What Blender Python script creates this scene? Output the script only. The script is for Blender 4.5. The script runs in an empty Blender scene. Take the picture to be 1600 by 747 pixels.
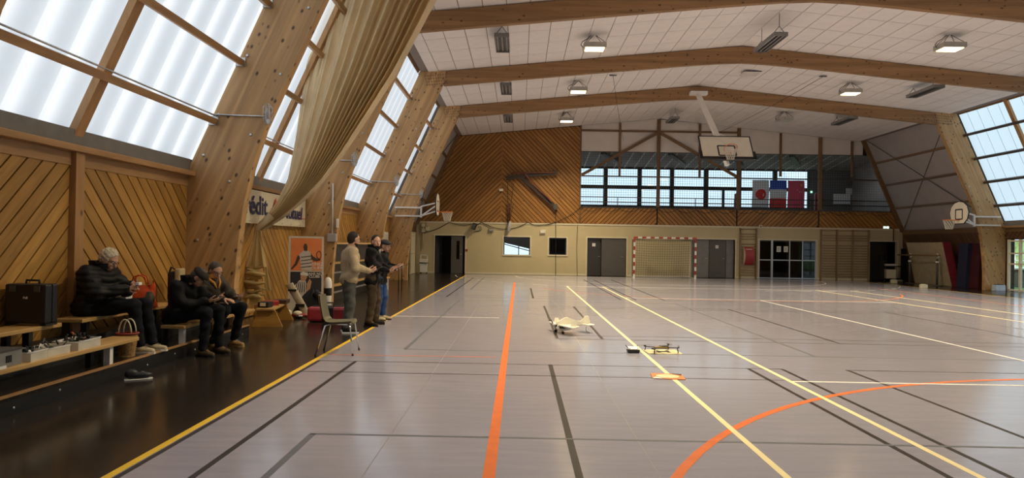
import bpy, math, random
import numpy as np
from mathutils import Vector, Matrix
random.seed(7)
SC = bpy.context.scene
COL = SC.collection

# ------------------------------------------------------------------ camera
def make_camera():
    f, yaw, pit, rol, h = 1070.8, 0.0110, 0.0086, 0.0166, 1.5583
    fw = Vector((-math.sin(yaw)*math.cos(pit), math.cos(yaw)*math.cos(pit), math.sin(pit)))
    r0 = Vector((math.cos(yaw), math.sin(yaw), 0)); u0 = r0.cross(fw)
    R = r0*math.cos(rol) + u0*math.sin(rol); U = u0*math.cos(rol) - r0*math.sin(rol)
    cam = bpy.data.cameras.new('camera'); o = bpy.data.objects.new('camera', cam); COL.objects.link(o)
    cam.sensor_fit = 'HORIZONTAL'; cam.sensor_width = 36; cam.lens = f/1600*36; cam.clip_end = 400
    M = Matrix((R, U, -fw)).transposed().to_4x4(); M.translation = (0, 0, h)
    o.matrix_world = M; SC.camera = o
make_camera()
# ------------------------------------------------------------------ world, sun, exposure
SKY = (0.70, 0.85, 1.0)
w = bpy.data.worlds.new('overcast_sky'); SC.world = w; w.use_nodes = True
bg = w.node_tree.nodes['Background']; bg.inputs[0].default_value = (*SKY, 1); bg.inputs[1].default_value = 1.0
sun = bpy.data.lights.new('hazy_sun', 'SUN'); sun.energy = 3.0; sun.angle = math.radians(25); sun.color = (1, .985, .96)
so = bpy.data.objects.new('hazy_sun', sun); COL.objects.link(so)
so.rotation_euler = Vector((.45, .80, -.40)).to_track_quat('-Z', 'Y').to_euler()
vs = SC.view_settings; vs.view_transform = 'Standard'; vs.look = 'None'; vs.gamma = 1; vs.use_curve_mapping = False
vs.exposure = 0.64
SC.cycles.use_denoising = True
SC.cycles.max_bounces = 8; SC.cycles.diffuse_bounces = 5; SC.cycles.transparent_max_bounces = 16
SC.cycles.sample_clamp_indirect = 6
WINDOW_GLOW = 0.08         # emission added to the left sheets, standing in for daylight
LAMP_W = 215               # watts of one hall lamp

# ------------------------------------------------------------------ mesh helpers
class MB:
    def __init__(s): s.v = []; s.f = []; s.sm = []; s.mi = []; s.cur = 0
    def add(s, vs, fs, smooth=False):
        n = len(s.v); s.v += [tuple(v) for v in vs]
        for f in fs: s.f.append(tuple(i+n for i in f)); s.sm.append(smooth); s.mi.append(s.cur)
        return s
    def box(s, c, d, M=None):
        x, y, z = (q/2 for q in d); C = Vector(c)
        vs = [Vector((a*x, b*y, e*z)) for a in (-1, 1) for b in (-1, 1) for e in (-1, 1)]
        if M is not None: vs = [M @ v for v in vs]
        return s.add([v+C for v in vs], [(0,1,3,2),(4,6,7,5),(0,4,5,1),(2,3,7,6),(0,2,6,4),(1,5,7,3)])
    def bb(s, a, b):
        return s.box([(p+q)/2 for p, q in zip(a, b)], [abs(q-p) for p, q in zip(a, b)])
    def beam(s, a, b, w, h, up=(0, 0, 1)):
        a, b = Vector(a), Vector(b); d = b-a; L = d.length; d.normalize(); up = Vector(up)
        if abs(d.dot(up)) > .98: up = Vector((0, 1, 0))
        sd = d.cross(up).normalized(); u = sd.cross(d)
        return s.box((a+b)/2, (L, w, h), Matrix((d, sd, u)).transposed())
    def prism(s, poly, axis, a, b):
        """poly of 2D points in the plane normal to axis (0 x,1 y,2 z), extruded from a to b"""
        def P(p, t):
            return {0: (t, p[0], p[1]), 1: (p[0], t, p[1]), 2: (p[0], p[1], t)}[axis]
        n = len(poly)
        return s.add([P(p, a) for p in poly]+[P(p, b) for p in poly],
                     [tuple(range(n)), tuple(range(2*n-1, n-1, -1))]+[(i, i+n, (i+1) % n+n, (i+1) % n) for i in range(n)])
    def tube(s, pts, r, n=8, caps=True, closed=False):
        P = [Vector(p) for p in pts]; N = len(P); rs = r if isinstance(r, (list, tuple)) else [r]*N
        T = []
        for i in range(N):
            if closed: t = P[(i+1) % N]-P[i-1]
            else: t = P[min(i+1, N-1)]-P[max(i-1, 0)]
            T.append(t.normalized() if t.length > 1e-9 else Vector((0, 0, 1)))
        ref = Vector((0, 0, 1)) if abs(T[0].z) < .9 else Vector((1, 0, 0))
        u = T[0].cross(ref).normalized(); vs = []; fs = []
        for i in range(N):
            u = (u-T[i]*u.dot(T[i]))
            u = u.normalized() if u.length > 1e-6 else T[i].orthogonal().normalized()
            v = T[i].cross(u)
            vs += [P[i]+(u*math.cos(2*math.pi*k/n)+v*math.sin(2*math.pi*k/n))*rs[i] for k in range(n)]
        M = N if closed else N-1
        for i in range(M):
            j = (i+1) % N
            for k in range(n): fs.append((i*n+k, i*n+(k+1) % n, j*n+(k+1) % n, j*n+k))
        s.add(vs, fs, True)
        if caps and not closed:
            b = len(s.v)-N*n
            s.f += [tuple(b+k for k in range(n-1, -1, -1)), tuple(b+(N-1)*n+k for k in range(n))]; s.sm += [False]*2; s.mi += [s.cur]*2
        return s
    def lathe(s, prof, n=20, c=(0, 0, 0), M=None):
        vs = []; fs = []; C = Vector(c)
        for r, z in prof:
            for k in range(n):
                v = Vector((r*math.cos(2*math.pi*k/n), r*math.sin(2*math.pi*k/n), z)); vs.append((M @ v if M is not None else v)+C)
        for i in range(len(prof)-1):
            for k in range(n): fs.append((i*n+k, i*n+(k+1) % n, (i+1)*n+(k+1) % n, (i+1)*n+k))
        fs += [tuple(range(n-1, -1, -1)), tuple((len(prof)-1)*n+k for k in range(n))]
        return s.add(vs, fs, True)
    def ball(s, c, r, n=12, m=8, M=None):
        r = r if isinstance(r, (list, tuple)) else (r,)*3
        vs = []; fs = []; C = Vector(c)
        for i in range(1, m):
            t = math.pi*i/m
            for k in range(n):
                a = 2*math.pi*k/n; v = Vector((r[0]*math.sin(t)*math.cos(a), r[1]*math.sin(t)*math.sin(a), r[2]*math.cos(t)))
                vs.append((M @ v if M is not None else v)+C)
        top = Vector((0, 0, r[2])); bot = -top
        if M is not None: top, bot = M @ top, M @ bot
        vs += [top+C, bot+C]; a = len(vs)-2
        for i in range(m-2):
            for k in range(n): fs.append((i*n+k, (i+1)*n+k, (i+1)*n+(k+1) % n, i*n+(k+1) % n))
        for k in range(n): fs += [(a, k, (k+1) % n), (a+1, (m-2)*n+(k+1) % n, (m-2)*n+k)]
        return s.add(vs, fs, True)
    def grid(s, fn, nu, nv, smooth=True, closed_u=False):
        vs = [fn(i/nu, j/nv) for j in range(nv+1) for i in range(nu+1)]
        fs = [(j*(nu+1)+i, j*(nu+1)+i+1, (j+1)*(nu+1)+i+1, (j+1)*(nu+1)+i) for j in range(nv) for i in range(nu)]
        return s.add(vs, fs, smooth)
    def mesh(s, name, mats):
        me = bpy.data.meshes.new(name); me.from_pydata(s.v, [], s.f)
        me.polygons.foreach_set('use_smooth', s.sm); me.polygons.foreach_set('material_index', s.mi)
        for m in (mats if isinstance(mats, (list, tuple)) else [mats]): me.materials.append(m)
        me.update(); return me

def link(name, me, parent=None, loc=None, rz=None):
    o = bpy.data.objects.new(name, me); COL.objects.link(o)
    if parent is not None: o.parent = parent
    if loc is not None: o.location = loc
    if rz is not None: o.rotation_euler = (0, 0, rz)
    return o
def tag(o, label=None, cat=None, group=None, kind=None):
    for k, v in (('label', label), ('category', cat), ('group', group), ('kind', kind)):
        if v: o[k] = v
    return o
def thing(name, label, cat, loc=(0, 0, 0), rz=0, group=None):
    return tag(link(name, None, None, loc, rz), label, cat, group)
def bevel(o, w, seg=2):
    m = o.modifiers.new('bevel', 'BEVEL'); m.width = w; m.segments = seg; m.limit_method = 'ANGLE'; m.angle_limit = .6
    return o
def part(name, mb, mat, parent, bev=0, label=None, loc=None):
    o = link(name, mb.mesh(name, mat), parent, loc)
    if bev: bevel(o, bev)
    if label: o['label'] = label
    return o
def solo(name, mb, mat, label, cat, loc=(0, 0, 0), rz=0, group=None, bev=0):
    o = tag(link(name, mb.mesh(name, mat), None, loc, rz), label, cat, group)
    if bev: bevel(o, bev)
    return o
def struct(name, mb, mat, parent=None, label=None):
    o = link(name, mb.mesh(name, mat), parent)
    if parent is None: o['kind'] = 'structure'
    if label: o['label'] = label
    return o
def copy_tree(o, parent=None):
    c = o.copy(); COL.objects.link(c)
    if parent is not None: c.parent = parent
    for ch in o.children: copy_tree(ch, c)
    return c

# ------------------------------------------------------------------ materials
def nodes(name):
    m = bpy.data.materials.new(name); m.use_nodes = True; nt = m.node_tree
    return m, nt, nt.nodes['Principled BSDF']
def N(nt, t, **kw):
    n = nt.nodes.new(t)
    for k, v in kw.items():
        if k in n.inputs.keys() if hasattr(n, 'inputs') else False: n.inputs[k].default_value = v
        else: setattr(n, k, v)
    return n
def plain(name, col, rough=.6, metal=0., var=.12, scale=6., bump=0., bscale=60., spec=None):
    m, nt, b = nodes(name); L = nt.links.new
    b.inputs['Roughness'].default_value = rough; b.inputs['Metallic'].default_value = metal
    if spec is not None: b.inputs['Specular IOR Level'].default_value = spec
    tc = N(nt, 'ShaderNodeTexCoord')
    if var:
        no = N(nt, 'ShaderNodeTexNoise', Scale=scale, Detail=4.); L(tc.outputs['Object'], no.inputs['Vector'])
        cr = N(nt, 'ShaderNodeValToRGB'); L(no.outputs['Fac'], cr.inputs[0])
        cr.color_ramp.elements[0].position = .3; cr.color_ramp.elements[1].position = .7
        cr.color_ramp.elements[0].color = (*[c*(1-var) for c in col], 1); cr.color_ramp.elements[1].color = (*[min(1, c*(1+var)) for c in col], 1)
        L(cr.outputs[0], b.inputs['Base Color'])
    else: b.inputs['Base Color'].default_value = (*col, 1)
    if bump:
        n2 = N(nt, 'ShaderNodeTexNoise', Scale=bscale, Detail=3.); L(tc.outputs['Object'], n2.inputs['Vector'])
        bp = N(nt, 'ShaderNodeBump', Strength=bump, Distance=.01); L(n2.outputs['Fac'], bp.inputs['Height']); L(bp.outputs[0], b.inputs['Normal'])
    return m
def wood(name, c0, c1, rough=.5, rot=(0, 0, 0), grain=9., knots=3.2, knot_r=.085, knotcol=(.06, .028, .012), lam=0., rnd=True, stretch=.12):
    """grain along local X after rot; dark knots from a voronoi; every object offset at random"""
    m, nt, b = nodes(name); L = nt.links.new
    b.inputs['Roughness'].default_value = rough
    tc = N(nt, 'ShaderNodeTexCoord'); mp = N(nt, 'ShaderNodeMapping'); mp.inputs['Rotation'].default_value = rot
    L(tc.outputs['Object'], mp.inputs['Vector']); src = mp.outputs[0]; oi = N(nt, 'ShaderNodeObjectInfo')
    if rnd:
        mu = N(nt, 'ShaderNodeMath', operation='MULTIPLY'); mu.inputs[1].default_value = 37.
        L(oi.outputs['Random'], mu.inputs[0]); ad = N(nt, 'ShaderNodeVectorMath', operation='ADD')
        L(src, ad.inputs[0]); L(mu.outputs[0], ad.inputs[1]); src = ad.outputs[0]
    st = N(nt, 'ShaderNodeMapping'); st.inputs['Scale'].default_value = (stretch, 1, 1); L(src, st.inputs['Vector'])
    no = N(nt, 'ShaderNodeTexNoise', Scale=grain, Detail=6., Roughness=.62, Distortion=.6); L(st.outputs[0], no.inputs['Vector'])
    cr = N(nt, 'ShaderNodeValToRGB'); L(no.outputs['Fac'], cr.inputs[0])
    e = cr.color_ramp.elements; e[0].position = .32; e[1].position = .68; e[0].color = (*c0, 1); e[1].color = (*c1, 1)
    col = cr.outputs[0]
    if lam:
        sx = N(nt, 'ShaderNodeSeparateXYZ'); L(mp.outputs[0], sx.inputs[0])
        fr = N(nt, 'ShaderNodeMath', operation='MULTIPLY'); fr.inputs[1].default_value = 1/lam; L(sx.outputs[2], fr.inputs[0])
        fl = N(nt, 'ShaderNodeMath', operation='FLOOR'); L(fr.outputs[0], fl.inputs[0])
        wn = N(nt, 'ShaderNodeTexWhiteNoise', noise_dimensions='1D'); L(fl.outputs[0], wn.inputs['W'])
        mr = N(nt, 'ShaderNodeMapRange'); mr.inputs['To Min'].default_value = .86; mr.inputs['To Max'].default_value = 1.1; L(wn.outputs['Value'], mr.inputs['Value'])
        mx = N(nt, 'ShaderNodeVectorMath', operation='SCALE'); L(col, mx.inputs[0]); L(mr.outputs[0], mx.inputs['Scale']); col = mx.outputs[0]
    if rnd:
        mr = N(nt, 'ShaderNodeMapRange'); mr.inputs['To Min'].default_value = .80; mr.inputs['To Max'].default_value = 1.16; L(oi.outputs['Random'], mr.inputs['Value'])
        mx = N(nt, 'ShaderNodeVectorMath', operation='SCALE'); L(col, mx.inputs[0]); L(mr.outputs[0], mx.inputs['Scale']); col = mx.outputs[0]
    if knots:
        ks = N(nt, 'ShaderNodeMapping'); ks.inputs['Scale'].default_value = (.62, 1, 1); L(src, ks.inputs['Vector'])
        vo = N(nt, 'ShaderNodeTexVoronoi', Scale=knots); L(ks.outputs[0], vo.inputs['Vector'])
        kr = N(nt, 'ShaderNodeValToRGB'); L(vo.outputs['Distance'], kr.inputs[0])
        q = kr.color_ramp.elements; q[0].position = knot_r*.55; q[0].color = (1, 1, 1, 1); q[1].position = knot_r*1.35; q[1].color = (0, 0, 0, 1)
        mk = N(nt, 'ShaderNodeMix', data_type='RGBA'); L(kr.outputs[0], mk.inputs['Factor']); L(col, mk.inputs[6]); mk.inputs[7].default_value = (*knotcol, 1)
        col = mk.outputs[2]
    L(col, b.inputs['Base Color']); return m
def glow(name, col, strength):
    m, nt, b = nodes(name); b.inputs['Base Color'].default_value = (*col, 1)
    b.inputs['Emission Color'].default_value = (*col, 1); b.inputs['Emission Strength'].default_value = strength
    return m
def thin_glass(name, tint=(.9, .95, .95), refl=.08):
    m, nt, b = nodes(name); nt.nodes.remove(b); L = nt.links.new
    out = nt.nodes['Material Output']; t = N(nt, 'ShaderNodeBsdfTransparent'); t.inputs[0].default_value = (*tint, 1)
    g = N(nt, 'ShaderNodeBsdfGlossy'); g.inputs['Roughness'].default_value = .03
    mx = N(nt, 'ShaderNodeMixShader'); mx.inputs[0].default_value = refl
    L(t.outputs[0], mx.inputs[1]); L(g.outputs[0], mx.inputs[2]); L(mx.outputs[0], out.inputs[0]); return m
def sheet(name, tint, glow_s):
    """translucent polycarbonate sheeting: scatters outside daylight, with emission added to stand for more of it"""
    m, nt, b = nodes(name); nt.nodes.remove(b); L = nt.links.new; out = nt.nodes['Material Output']
    tr = N(nt, 'ShaderNodeBsdfTranslucent'); tr.inputs[0].default_value = (*[c*.55 for c in tint], 1)
    df = N(nt, 'ShaderNodeBsdfDiffuse'); df.inputs[0].default_value = (.5, .5, .5, 1)
    em = N(nt, 'ShaderNodeEmission'); em.inputs[0].default_value = (*tint, 1); em.inputs[1].default_value = glow_s
    mx = N(nt, 'ShaderNodeMixShader'); mx.inputs[0].default_value = .25; L(tr.outputs[0], mx.inputs[1]); L(df.outputs[0], mx.inputs[2])
    ad = N(nt, 'ShaderNodeAddShader'); L(mx.outputs[0], ad.inputs[0]); L(em.outputs[0], ad.inputs[1]); L(ad.outputs[0], out.inputs[0]); return m
def vinyl(name, c0, c1, rough, scuff=0., spec=.55):
    m, nt, b = nodes(name); L = nt.links.new; tc = N(nt, 'ShaderNodeTexCoord')
    mp = N(nt, 'ShaderNodeMapping'); mp.inputs['Scale'].default_value = (.5, 3.2, 1); L(tc.outputs['Object'], mp.inputs['Vector'])
    no = N(nt, 'ShaderNodeTexNoise', Scale=3., Detail=8., Roughness=.7, Distortion=.3); L(mp.outputs[0], no.inputs['Vector'])
    cr = N(nt, 'ShaderNodeValToRGB'); L(no.outputs['Fac'], cr.inputs[0]); e = cr.color_ramp.elements
    e[0].position = .3; e[1].position = .72; e[0].color = (*c0, 1); e[1].color = (*c1, 1); col = cr.outputs[0]
    if scuff:
        n2 = N(nt, 'ShaderNodeTexNoise', Scale=5., Detail=10., Roughness=.8, Distortion=2.); L(mp.outputs[0], n2.inputs['Vector'])
        c2 = N(nt, 'ShaderNodeValToRGB'); L(n2.outputs['Fac'], c2.inputs[0]); q = c2.color_ramp.elements
        q[0].position = .66; q[1].position = .74; q[0].color = (0, 0, 0, 1); q[1].color = (scuff,)*3+(1,)
        mk = N(nt, 'ShaderNodeMix', data_type='RGBA'); L(c2.outputs[0], mk.inputs['Factor']); L(col, mk.inputs[6]); mk.inputs[7].default_value = (.45, .42, .38, 1); col = mk.outputs[2]
    L(col, b.inputs['Base Color'])
    n3 = N(nt, 'ShaderNodeTexNoise', Scale=1.3, Detail=5.); L(tc.outputs['Object'], n3.inputs['Vector'])
    mr = N(nt, 'ShaderNodeMapRange'); mr.inputs['To Min'].default_value = rough*.75; mr.inputs['To Max'].default_value = rough*1.3; L(n3.outputs['Fac'], mr.inputs['Value']); L(mr.outputs[0], b.inputs['Roughness'])
    n4 = N(nt, 'ShaderNodeTexNoise', Scale=14., Detail=2.); L(mp.outputs[0], n4.inputs['Vector'])
    bp = N(nt, 'ShaderNodeBump', Strength=.02, Distance=.01); L(n4.outputs['Fac'], bp.inputs['Height']); L(bp.outputs[0], b.inputs['Normal'])
    b.inputs['Specular IOR Level'].default_value = spec
    return m

M = {}
LEAN = math.atan2(.442, 1)
OR0, OR1 = (.34, .165, .034), (.56, .305, .075)
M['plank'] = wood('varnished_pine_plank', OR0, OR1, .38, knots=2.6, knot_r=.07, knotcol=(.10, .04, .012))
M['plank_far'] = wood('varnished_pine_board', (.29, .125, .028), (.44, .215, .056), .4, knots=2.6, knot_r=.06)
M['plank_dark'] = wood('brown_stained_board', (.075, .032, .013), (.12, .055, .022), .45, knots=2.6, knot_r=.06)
GL0, GL1 = (.40, .225, .085), (.56, .34, .145)
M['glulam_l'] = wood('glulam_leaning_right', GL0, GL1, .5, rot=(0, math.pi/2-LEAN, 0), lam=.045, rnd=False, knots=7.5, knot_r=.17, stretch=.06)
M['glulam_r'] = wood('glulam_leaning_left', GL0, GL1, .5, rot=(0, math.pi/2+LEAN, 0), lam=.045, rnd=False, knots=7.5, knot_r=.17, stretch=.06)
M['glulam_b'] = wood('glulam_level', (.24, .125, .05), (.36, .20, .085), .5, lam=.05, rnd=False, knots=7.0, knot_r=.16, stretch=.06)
M['timber'] = wood('sawn_timber', (.34, .18, .07), (.48, .27, .11), .55, knots=2.2, knot_r=.06)
M['timber_y'] = wood('sawn_timber_lengthwise', (.33, .175, .07), (.47, .265, .11), .55, rot=(0, 0, math.pi/2), knots=2.2, knot_r=.06)
M['timber_z'] = wood('sawn_timber_upright', (.36, .19, .07), (.50, .275, .11), .55, rot=(0, math.pi/2, 0), knots=2.2, knot_r=.06)
M['batten'] = wood('brown_batten', (.15, .078, .032), (.22, .12, .05), .55, knots=0)
M['steelrail'] = plain('dark_steel_rail', (.09, .075, .07), .5, .3)
M['backing'] = plain('dark_joint_backing', (.025, .016, .010), .9, var=0)
M['bench'] = wood('bench_board', (.46, .27, .085), (.62, .39, .15), .4, rot=(0, 0, math.pi/2), knots=1.6, knot_r=.04)
M['black'] = plain('black_paint', (.010, .010, .011), .45)
M['blackm'] = plain('matt_black', (.013, .012, .012), .75)
M['white'] = plain('white_paint', (.78, .76, .72), .45, var=.04)
M['offwhite'] = plain('off_white_panel', (.66, .60, .56), .7, var=.05, scale=2.)
M['tile'] = plain('ceiling_tile_white', (.82, .775, .76), .85, var=.03, scale=3., bump=.15, bscale=90.)
M['joint'] = plain('ceiling_joint', (.22, .18, .16), .9, var=0)
M['cream'] = plain('cream_wall_paint', (.58, .49, .29), .55, var=.04, scale=1.5)
M['creamtrim'] = plain('cream_trim', (.72, .65, .48), .45, var=.04)
M['greyclad'] = plain('grey_insulated_panel', (.40, .36, .34), .7, var=.05, scale=2.)
M['flash'] = plain('grey_flashing', (.20, .185, .165), .6, var=.1)
M['galv'] = plain('galvanised_steel', (.55, .56, .56), .35, .8, var=.15, scale=40.)
M['grey'] = plain('mid_grey', (.22, .215, .21), .5)
M['dgrey'] = plain('dark_grey', (.07, .068, .066), .5)
M['doorgrey'] = plain('grey_door_paint', (.105, .098, .09), .42, var=.05)
M['doordark'] = plain('charcoal_door_paint', (.045, .042, .040), .4, var=.05)
M['alu'] = plain('aluminium', (.62, .62, .62), .3, .9, var=.05)
M['chrome'] = plain('chrome', (.72, .72, .72), .12, 1., var=0)
M['brass'] = plain('gold_tube', (.55, .38, .14), .35, .6)
M['red'] = plain('red_paint', (.42, .035, .03), .45)
M['redvinyl'] = plain('red_vinyl', (.36, .035, .04), .4)
M['orange'] = plain('orange_enamel', (.75, .20, .04), .45)
M['rope'] = plain('dark_rope', (.03, .025, .02), .8)
M['netw'] = plain('white_net_cord', (.62, .58, .50), .8)
M['netk'] = plain('grey_net_cord', (.20, .20, .20), .8)
M['floor'] = vinyl('lilac_sports_vinyl', (.305, .298, .365), (.365, .352, .422), .155)
M['floor_dark'] = vinyl('dark_brown_vinyl', (.017, .013, .011), (.032, .025, .020), .17, scuff=.25, spec=.38)
M['sheet_l'] = sheet('translucent_sheet_white', (.97, .965, .96), WINDOW_GLOW)
M['sheet_r'] = sheet('translucent_sheet_blue', (.78, .91, 1.0), .30)  # stronger emission replaces the sunlight this side does not get
M['glass'] = thin_glass('clear_glass')
M['glassd'] = thin_glass('smoked_glass', (.30, .31, .33), .045)
M['lightgrey'] = plain('pale_blue_grey', (.45, .52, .60), .6, var=.05)
M['grass'] = plain('lawn', (.13, .26, .05), .9, var=.3, scale=3.)
M['concrete'] = plain('pale_concrete', (.40, .38, .35), .8)
# ================================================================== the hall
XC = 7.34
FY = [-12.0, -6.2, -0.45, 5.3, 11.2, 17.1, 22.93, 28.68]     # front faces of the timber arches
FT = .20
YB = 36.3                                               # back wall
YF = -12.2
def zc(x): return 8.34-.0992*abs(x-XC)
def mx(x): return 2*XC-x                                 # mirror to the right side
def xo(z): return -5.48+(z-2.7)*.442                     # outer edge of the legs

# ---------------------------------------------------------------- floor
fl = struct('floor', MB().bb((-2.66, YF, -.1), (17.34, 35.05, 0)), M['floor'])
fb = MB(); fb.bb((-6.2, YF, -.1), (-2.66, 36.6, 0)).bb((17.34, YF, -.1), (20.9, 36.6, 0)).bb((-2.66, 35.05, -.1), (17.34, 36.6, 0))
struct('floor_border', fb, M['floor_dark'])
LM = {'y': plain('yellow_line_paint', (.80, .50, .03), .48, var=.05), 'p': plain('pale_yellow_line_paint', (.86, .74, .42), .48, var=.05),
      'w': plain('white_line_paint', (.80, .76, .70), .48, var=.06), 'k': plain('black_line_paint', (.035, .028, .026), .48, var=.1),
      'g': plain('slate_line_paint', (.14, .145, .165), .48, var=.1), 'o': plain('orange_line_paint', (.72, .17, .045), .48, var=.08)}
for m_ in LM.values(): m_.node_tree.nodes['Principled BSDF'].inputs['Specular IOR Level'].default_value = .2
ZL = {'k': .0008, 'g': .0012, 'o': .0016, 'w': .0020, 'p': .0022, 'y': .0024}
def fline(c, x0, y0, x1, y1, w=.05):
    d = Vector((x1-x0, y1-y0)); n = Vector((-d.y, d.x)).normalized()*w/2; z = ZL[c]
    q = [(x0+n.x, y0+n.y), (x1+n.x, y1+n.y), (x1-n.x, y1-n.y), (x0-n.x, y0-n.y)]
    part('court_line', MB().prism(q, 2, 0, z), LM[c], fl)
def farc(c, cx, cy, r, a0, a1, w=.05, n=40):
    mb = MB(); z = ZL[c]; vs = []
    for i in range(n+1):
        a = math.radians(a0+(a1-a0)*i/n)
        for rr in (r-w/2, r+w/2): vs.append((cx+rr*math.cos(a), cy+rr*math.sin(a), z))
    part('court_line', mb.add(vs, [(2*i, 2*i+1, 2*i+3, 2*i+2) for i in range(n)]), LM[c], fl)
YM = 14.55
fline('y', -2.665, YF, -2.665, 35.0, .06)                       # hall side lines
fline('y', 17.34, YF, 17.34, 35.0, .05)
fline('k', -2.60, -4.4, -2.60, 8.97, .045)
for sx in (-1, 1):                                              # tennis
    fline('p', XC+sx*5.485, 2.7, XC+sx*5.485, YM+11.885, .055)
    fline('p', XC+sx*4.115, 2.7, XC+sx*4.115, YM+11.885, .055)
fline('w', XC, YM-6.4, XC, YM+6.4)
for sy in (-1, 1): fline('w', XC-4.115, YM+sy*6.4, XC+4.115, YM+sy*6.4)
fline('w', XC-5.485, YM+11.885, XC+5.485, YM+11.885, .06)
fline('w', -2.66, 14.6, -.4, 14.6, .04)
fline('o', XC-7.52, YF, XC-7.52, 28.6, .085); fline('o', XC+7.52, YF, XC+7.52, 28.6, .06)   # basketball
farc('o', XC, 1.73, 6.91, 20, 160, .075); farc('o', XC, 27.4, 6.91, 200, 340, .05)
fline('o', -2.6, 9.45, -.3, 9.5, .025)
for s, ya, yb in ((1, 4.25, 8.97), (-1, 2*YM-8.97, 2*YM-4.25)):  # badminton, lengthwise courts
    base = 8.97 if s > 0 else 2*YM-8.97
    long_ = base-s*.76
    for x in (-2.12, 3.0, 3.44, 4.29): fline('k', x, ya-(4 if s > 0 else 0), x, yb+(0 if s > 0 else 7), .05)
    fline('k', .43, ya, .43, yb, .055)
    fline('k', -2.62, base, 3.46, base, .03); fline('k', -2.62, long_, 3.46, long_, .03)
    fline('k', 4.27, base, 16.5, base, .03)
for x in (.66, 1.42, 5.38, 9.34, 13.3, 14.06): fline('k', x, 11.55, x, 17.65, .05)     # badminton across
for y in (11.5, 11.95, 17.2, 17.65): fline('k', .64, y, 14.08, y, .03)
for y0, y1 in ((-3.4, 5.55), (10.07, 19.05), (23.55, 32.5)):     # volleyball
    for x in (-1.65, 4.35 if y0 > 0 else -9, 10.33 if y0 > 0 else -9, 16.33):
        if x > -8: fline('g', x, y0, x, y1, .055)
    fline('g', -1.67, y1, 16.35, y1, .04); fline('g', -1.67, y0, 16.35, y0, .04)
for x, a0, a1 in ((XC-1.5, 180, 270), (XC+1.5, 270, 360)): farc('w', x, 34.6, 6.0, a0, a1)   # handball
fline('w', XC-1.5, 28.6, XC+1.5, 28.6); fline('w', -2.6, 34.6, 17.3, 34.6, .05); fline('w', -.75, 32.6, .4, 32.4, .04)
for k in range(12): farc('w', XC+1.5, 34.6, 9.0, 272+k*7.4, 276.5+k*7.4, n=5); farc('w', XC-1.5, 34.6, 9.0, 268-k*7.4, 263.5-k*7.4, n=5)
# drain-like seams between vinyl sheets
for x in (-1.02, .98): part('seam', MB().bb((x-.003, YF, 0), (x+.003, 34, .0005)), M['grey'], fl)

# ---------------------------------------------------------------- plank lining
def clip(poly, fn):
    out = []
    for i in range(len(poly)):
        a, b = poly[i], poly[(i+1) % len(poly)]; fa, fb_ = fn(a), fn(b)
        if fa >= 0: out.append(a)
        if (fa >= 0) != (fb_ >= 0):
            t = fa/(fa-fb_); out.append((a[0]+(b[0]-a[0])*t, a[1]+(b[1]-a[1])*t))
    return out
def planks(parent, O, es, et, poly, ang, width=.172, gap=.020, th=.02, mat=None, name='plank'):
    """boards laid at ang degrees over a convex polygon (s,t) in the plane O + s*es + t*et"""
    O, es, et = Vector(O), Vector(es), Vector(et); n = es.cross(et)
    a = math.radians(ang); ca, sa = math.cos(a), math.sin(a)
    rp = [(s*ca+t*sa, -s*sa+t*ca) for s, t in poly]
    b0 = min(p[1] for p in rp); b1 = max(p[1] for p in rp); ea = es*ca+et*sa; eb = -es*sa+et*ca
    k = math.floor(b0/width)
    while k*width < b1:
        lo, hi = k*width+gap/2, (k+1)*width-gap/2; k += 1
        q = clip(clip(rp, lambda p: p[1]-lo), lambda p: hi-p[1])
        if len(q) < 3: continue
        ar = abs(sum(q[i][0]*q[(i+1) % len(q)][1]-q[(i+1) % len(q)][0]*q[i][1] for i in range(len(q))))/2
        if ar < .004: continue
        ma = sum(p[0] for p in q)/len(q); mb_ = sum(p[1] for p in q)/len(q)
        me = MB().prism([(p[0]-ma, p[1]-mb_) for p in q], 2, 0, th).mesh(name, mat or M['plank'])
        o = link(name, me, parent)
        Mx = Matrix((ea, eb, n)).transposed().to_4x4(); Mx.translation = O+ea*ma+eb*mb_; o.matrix_local = Mx
        if parent.type == 'EMPTY': pass

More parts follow.
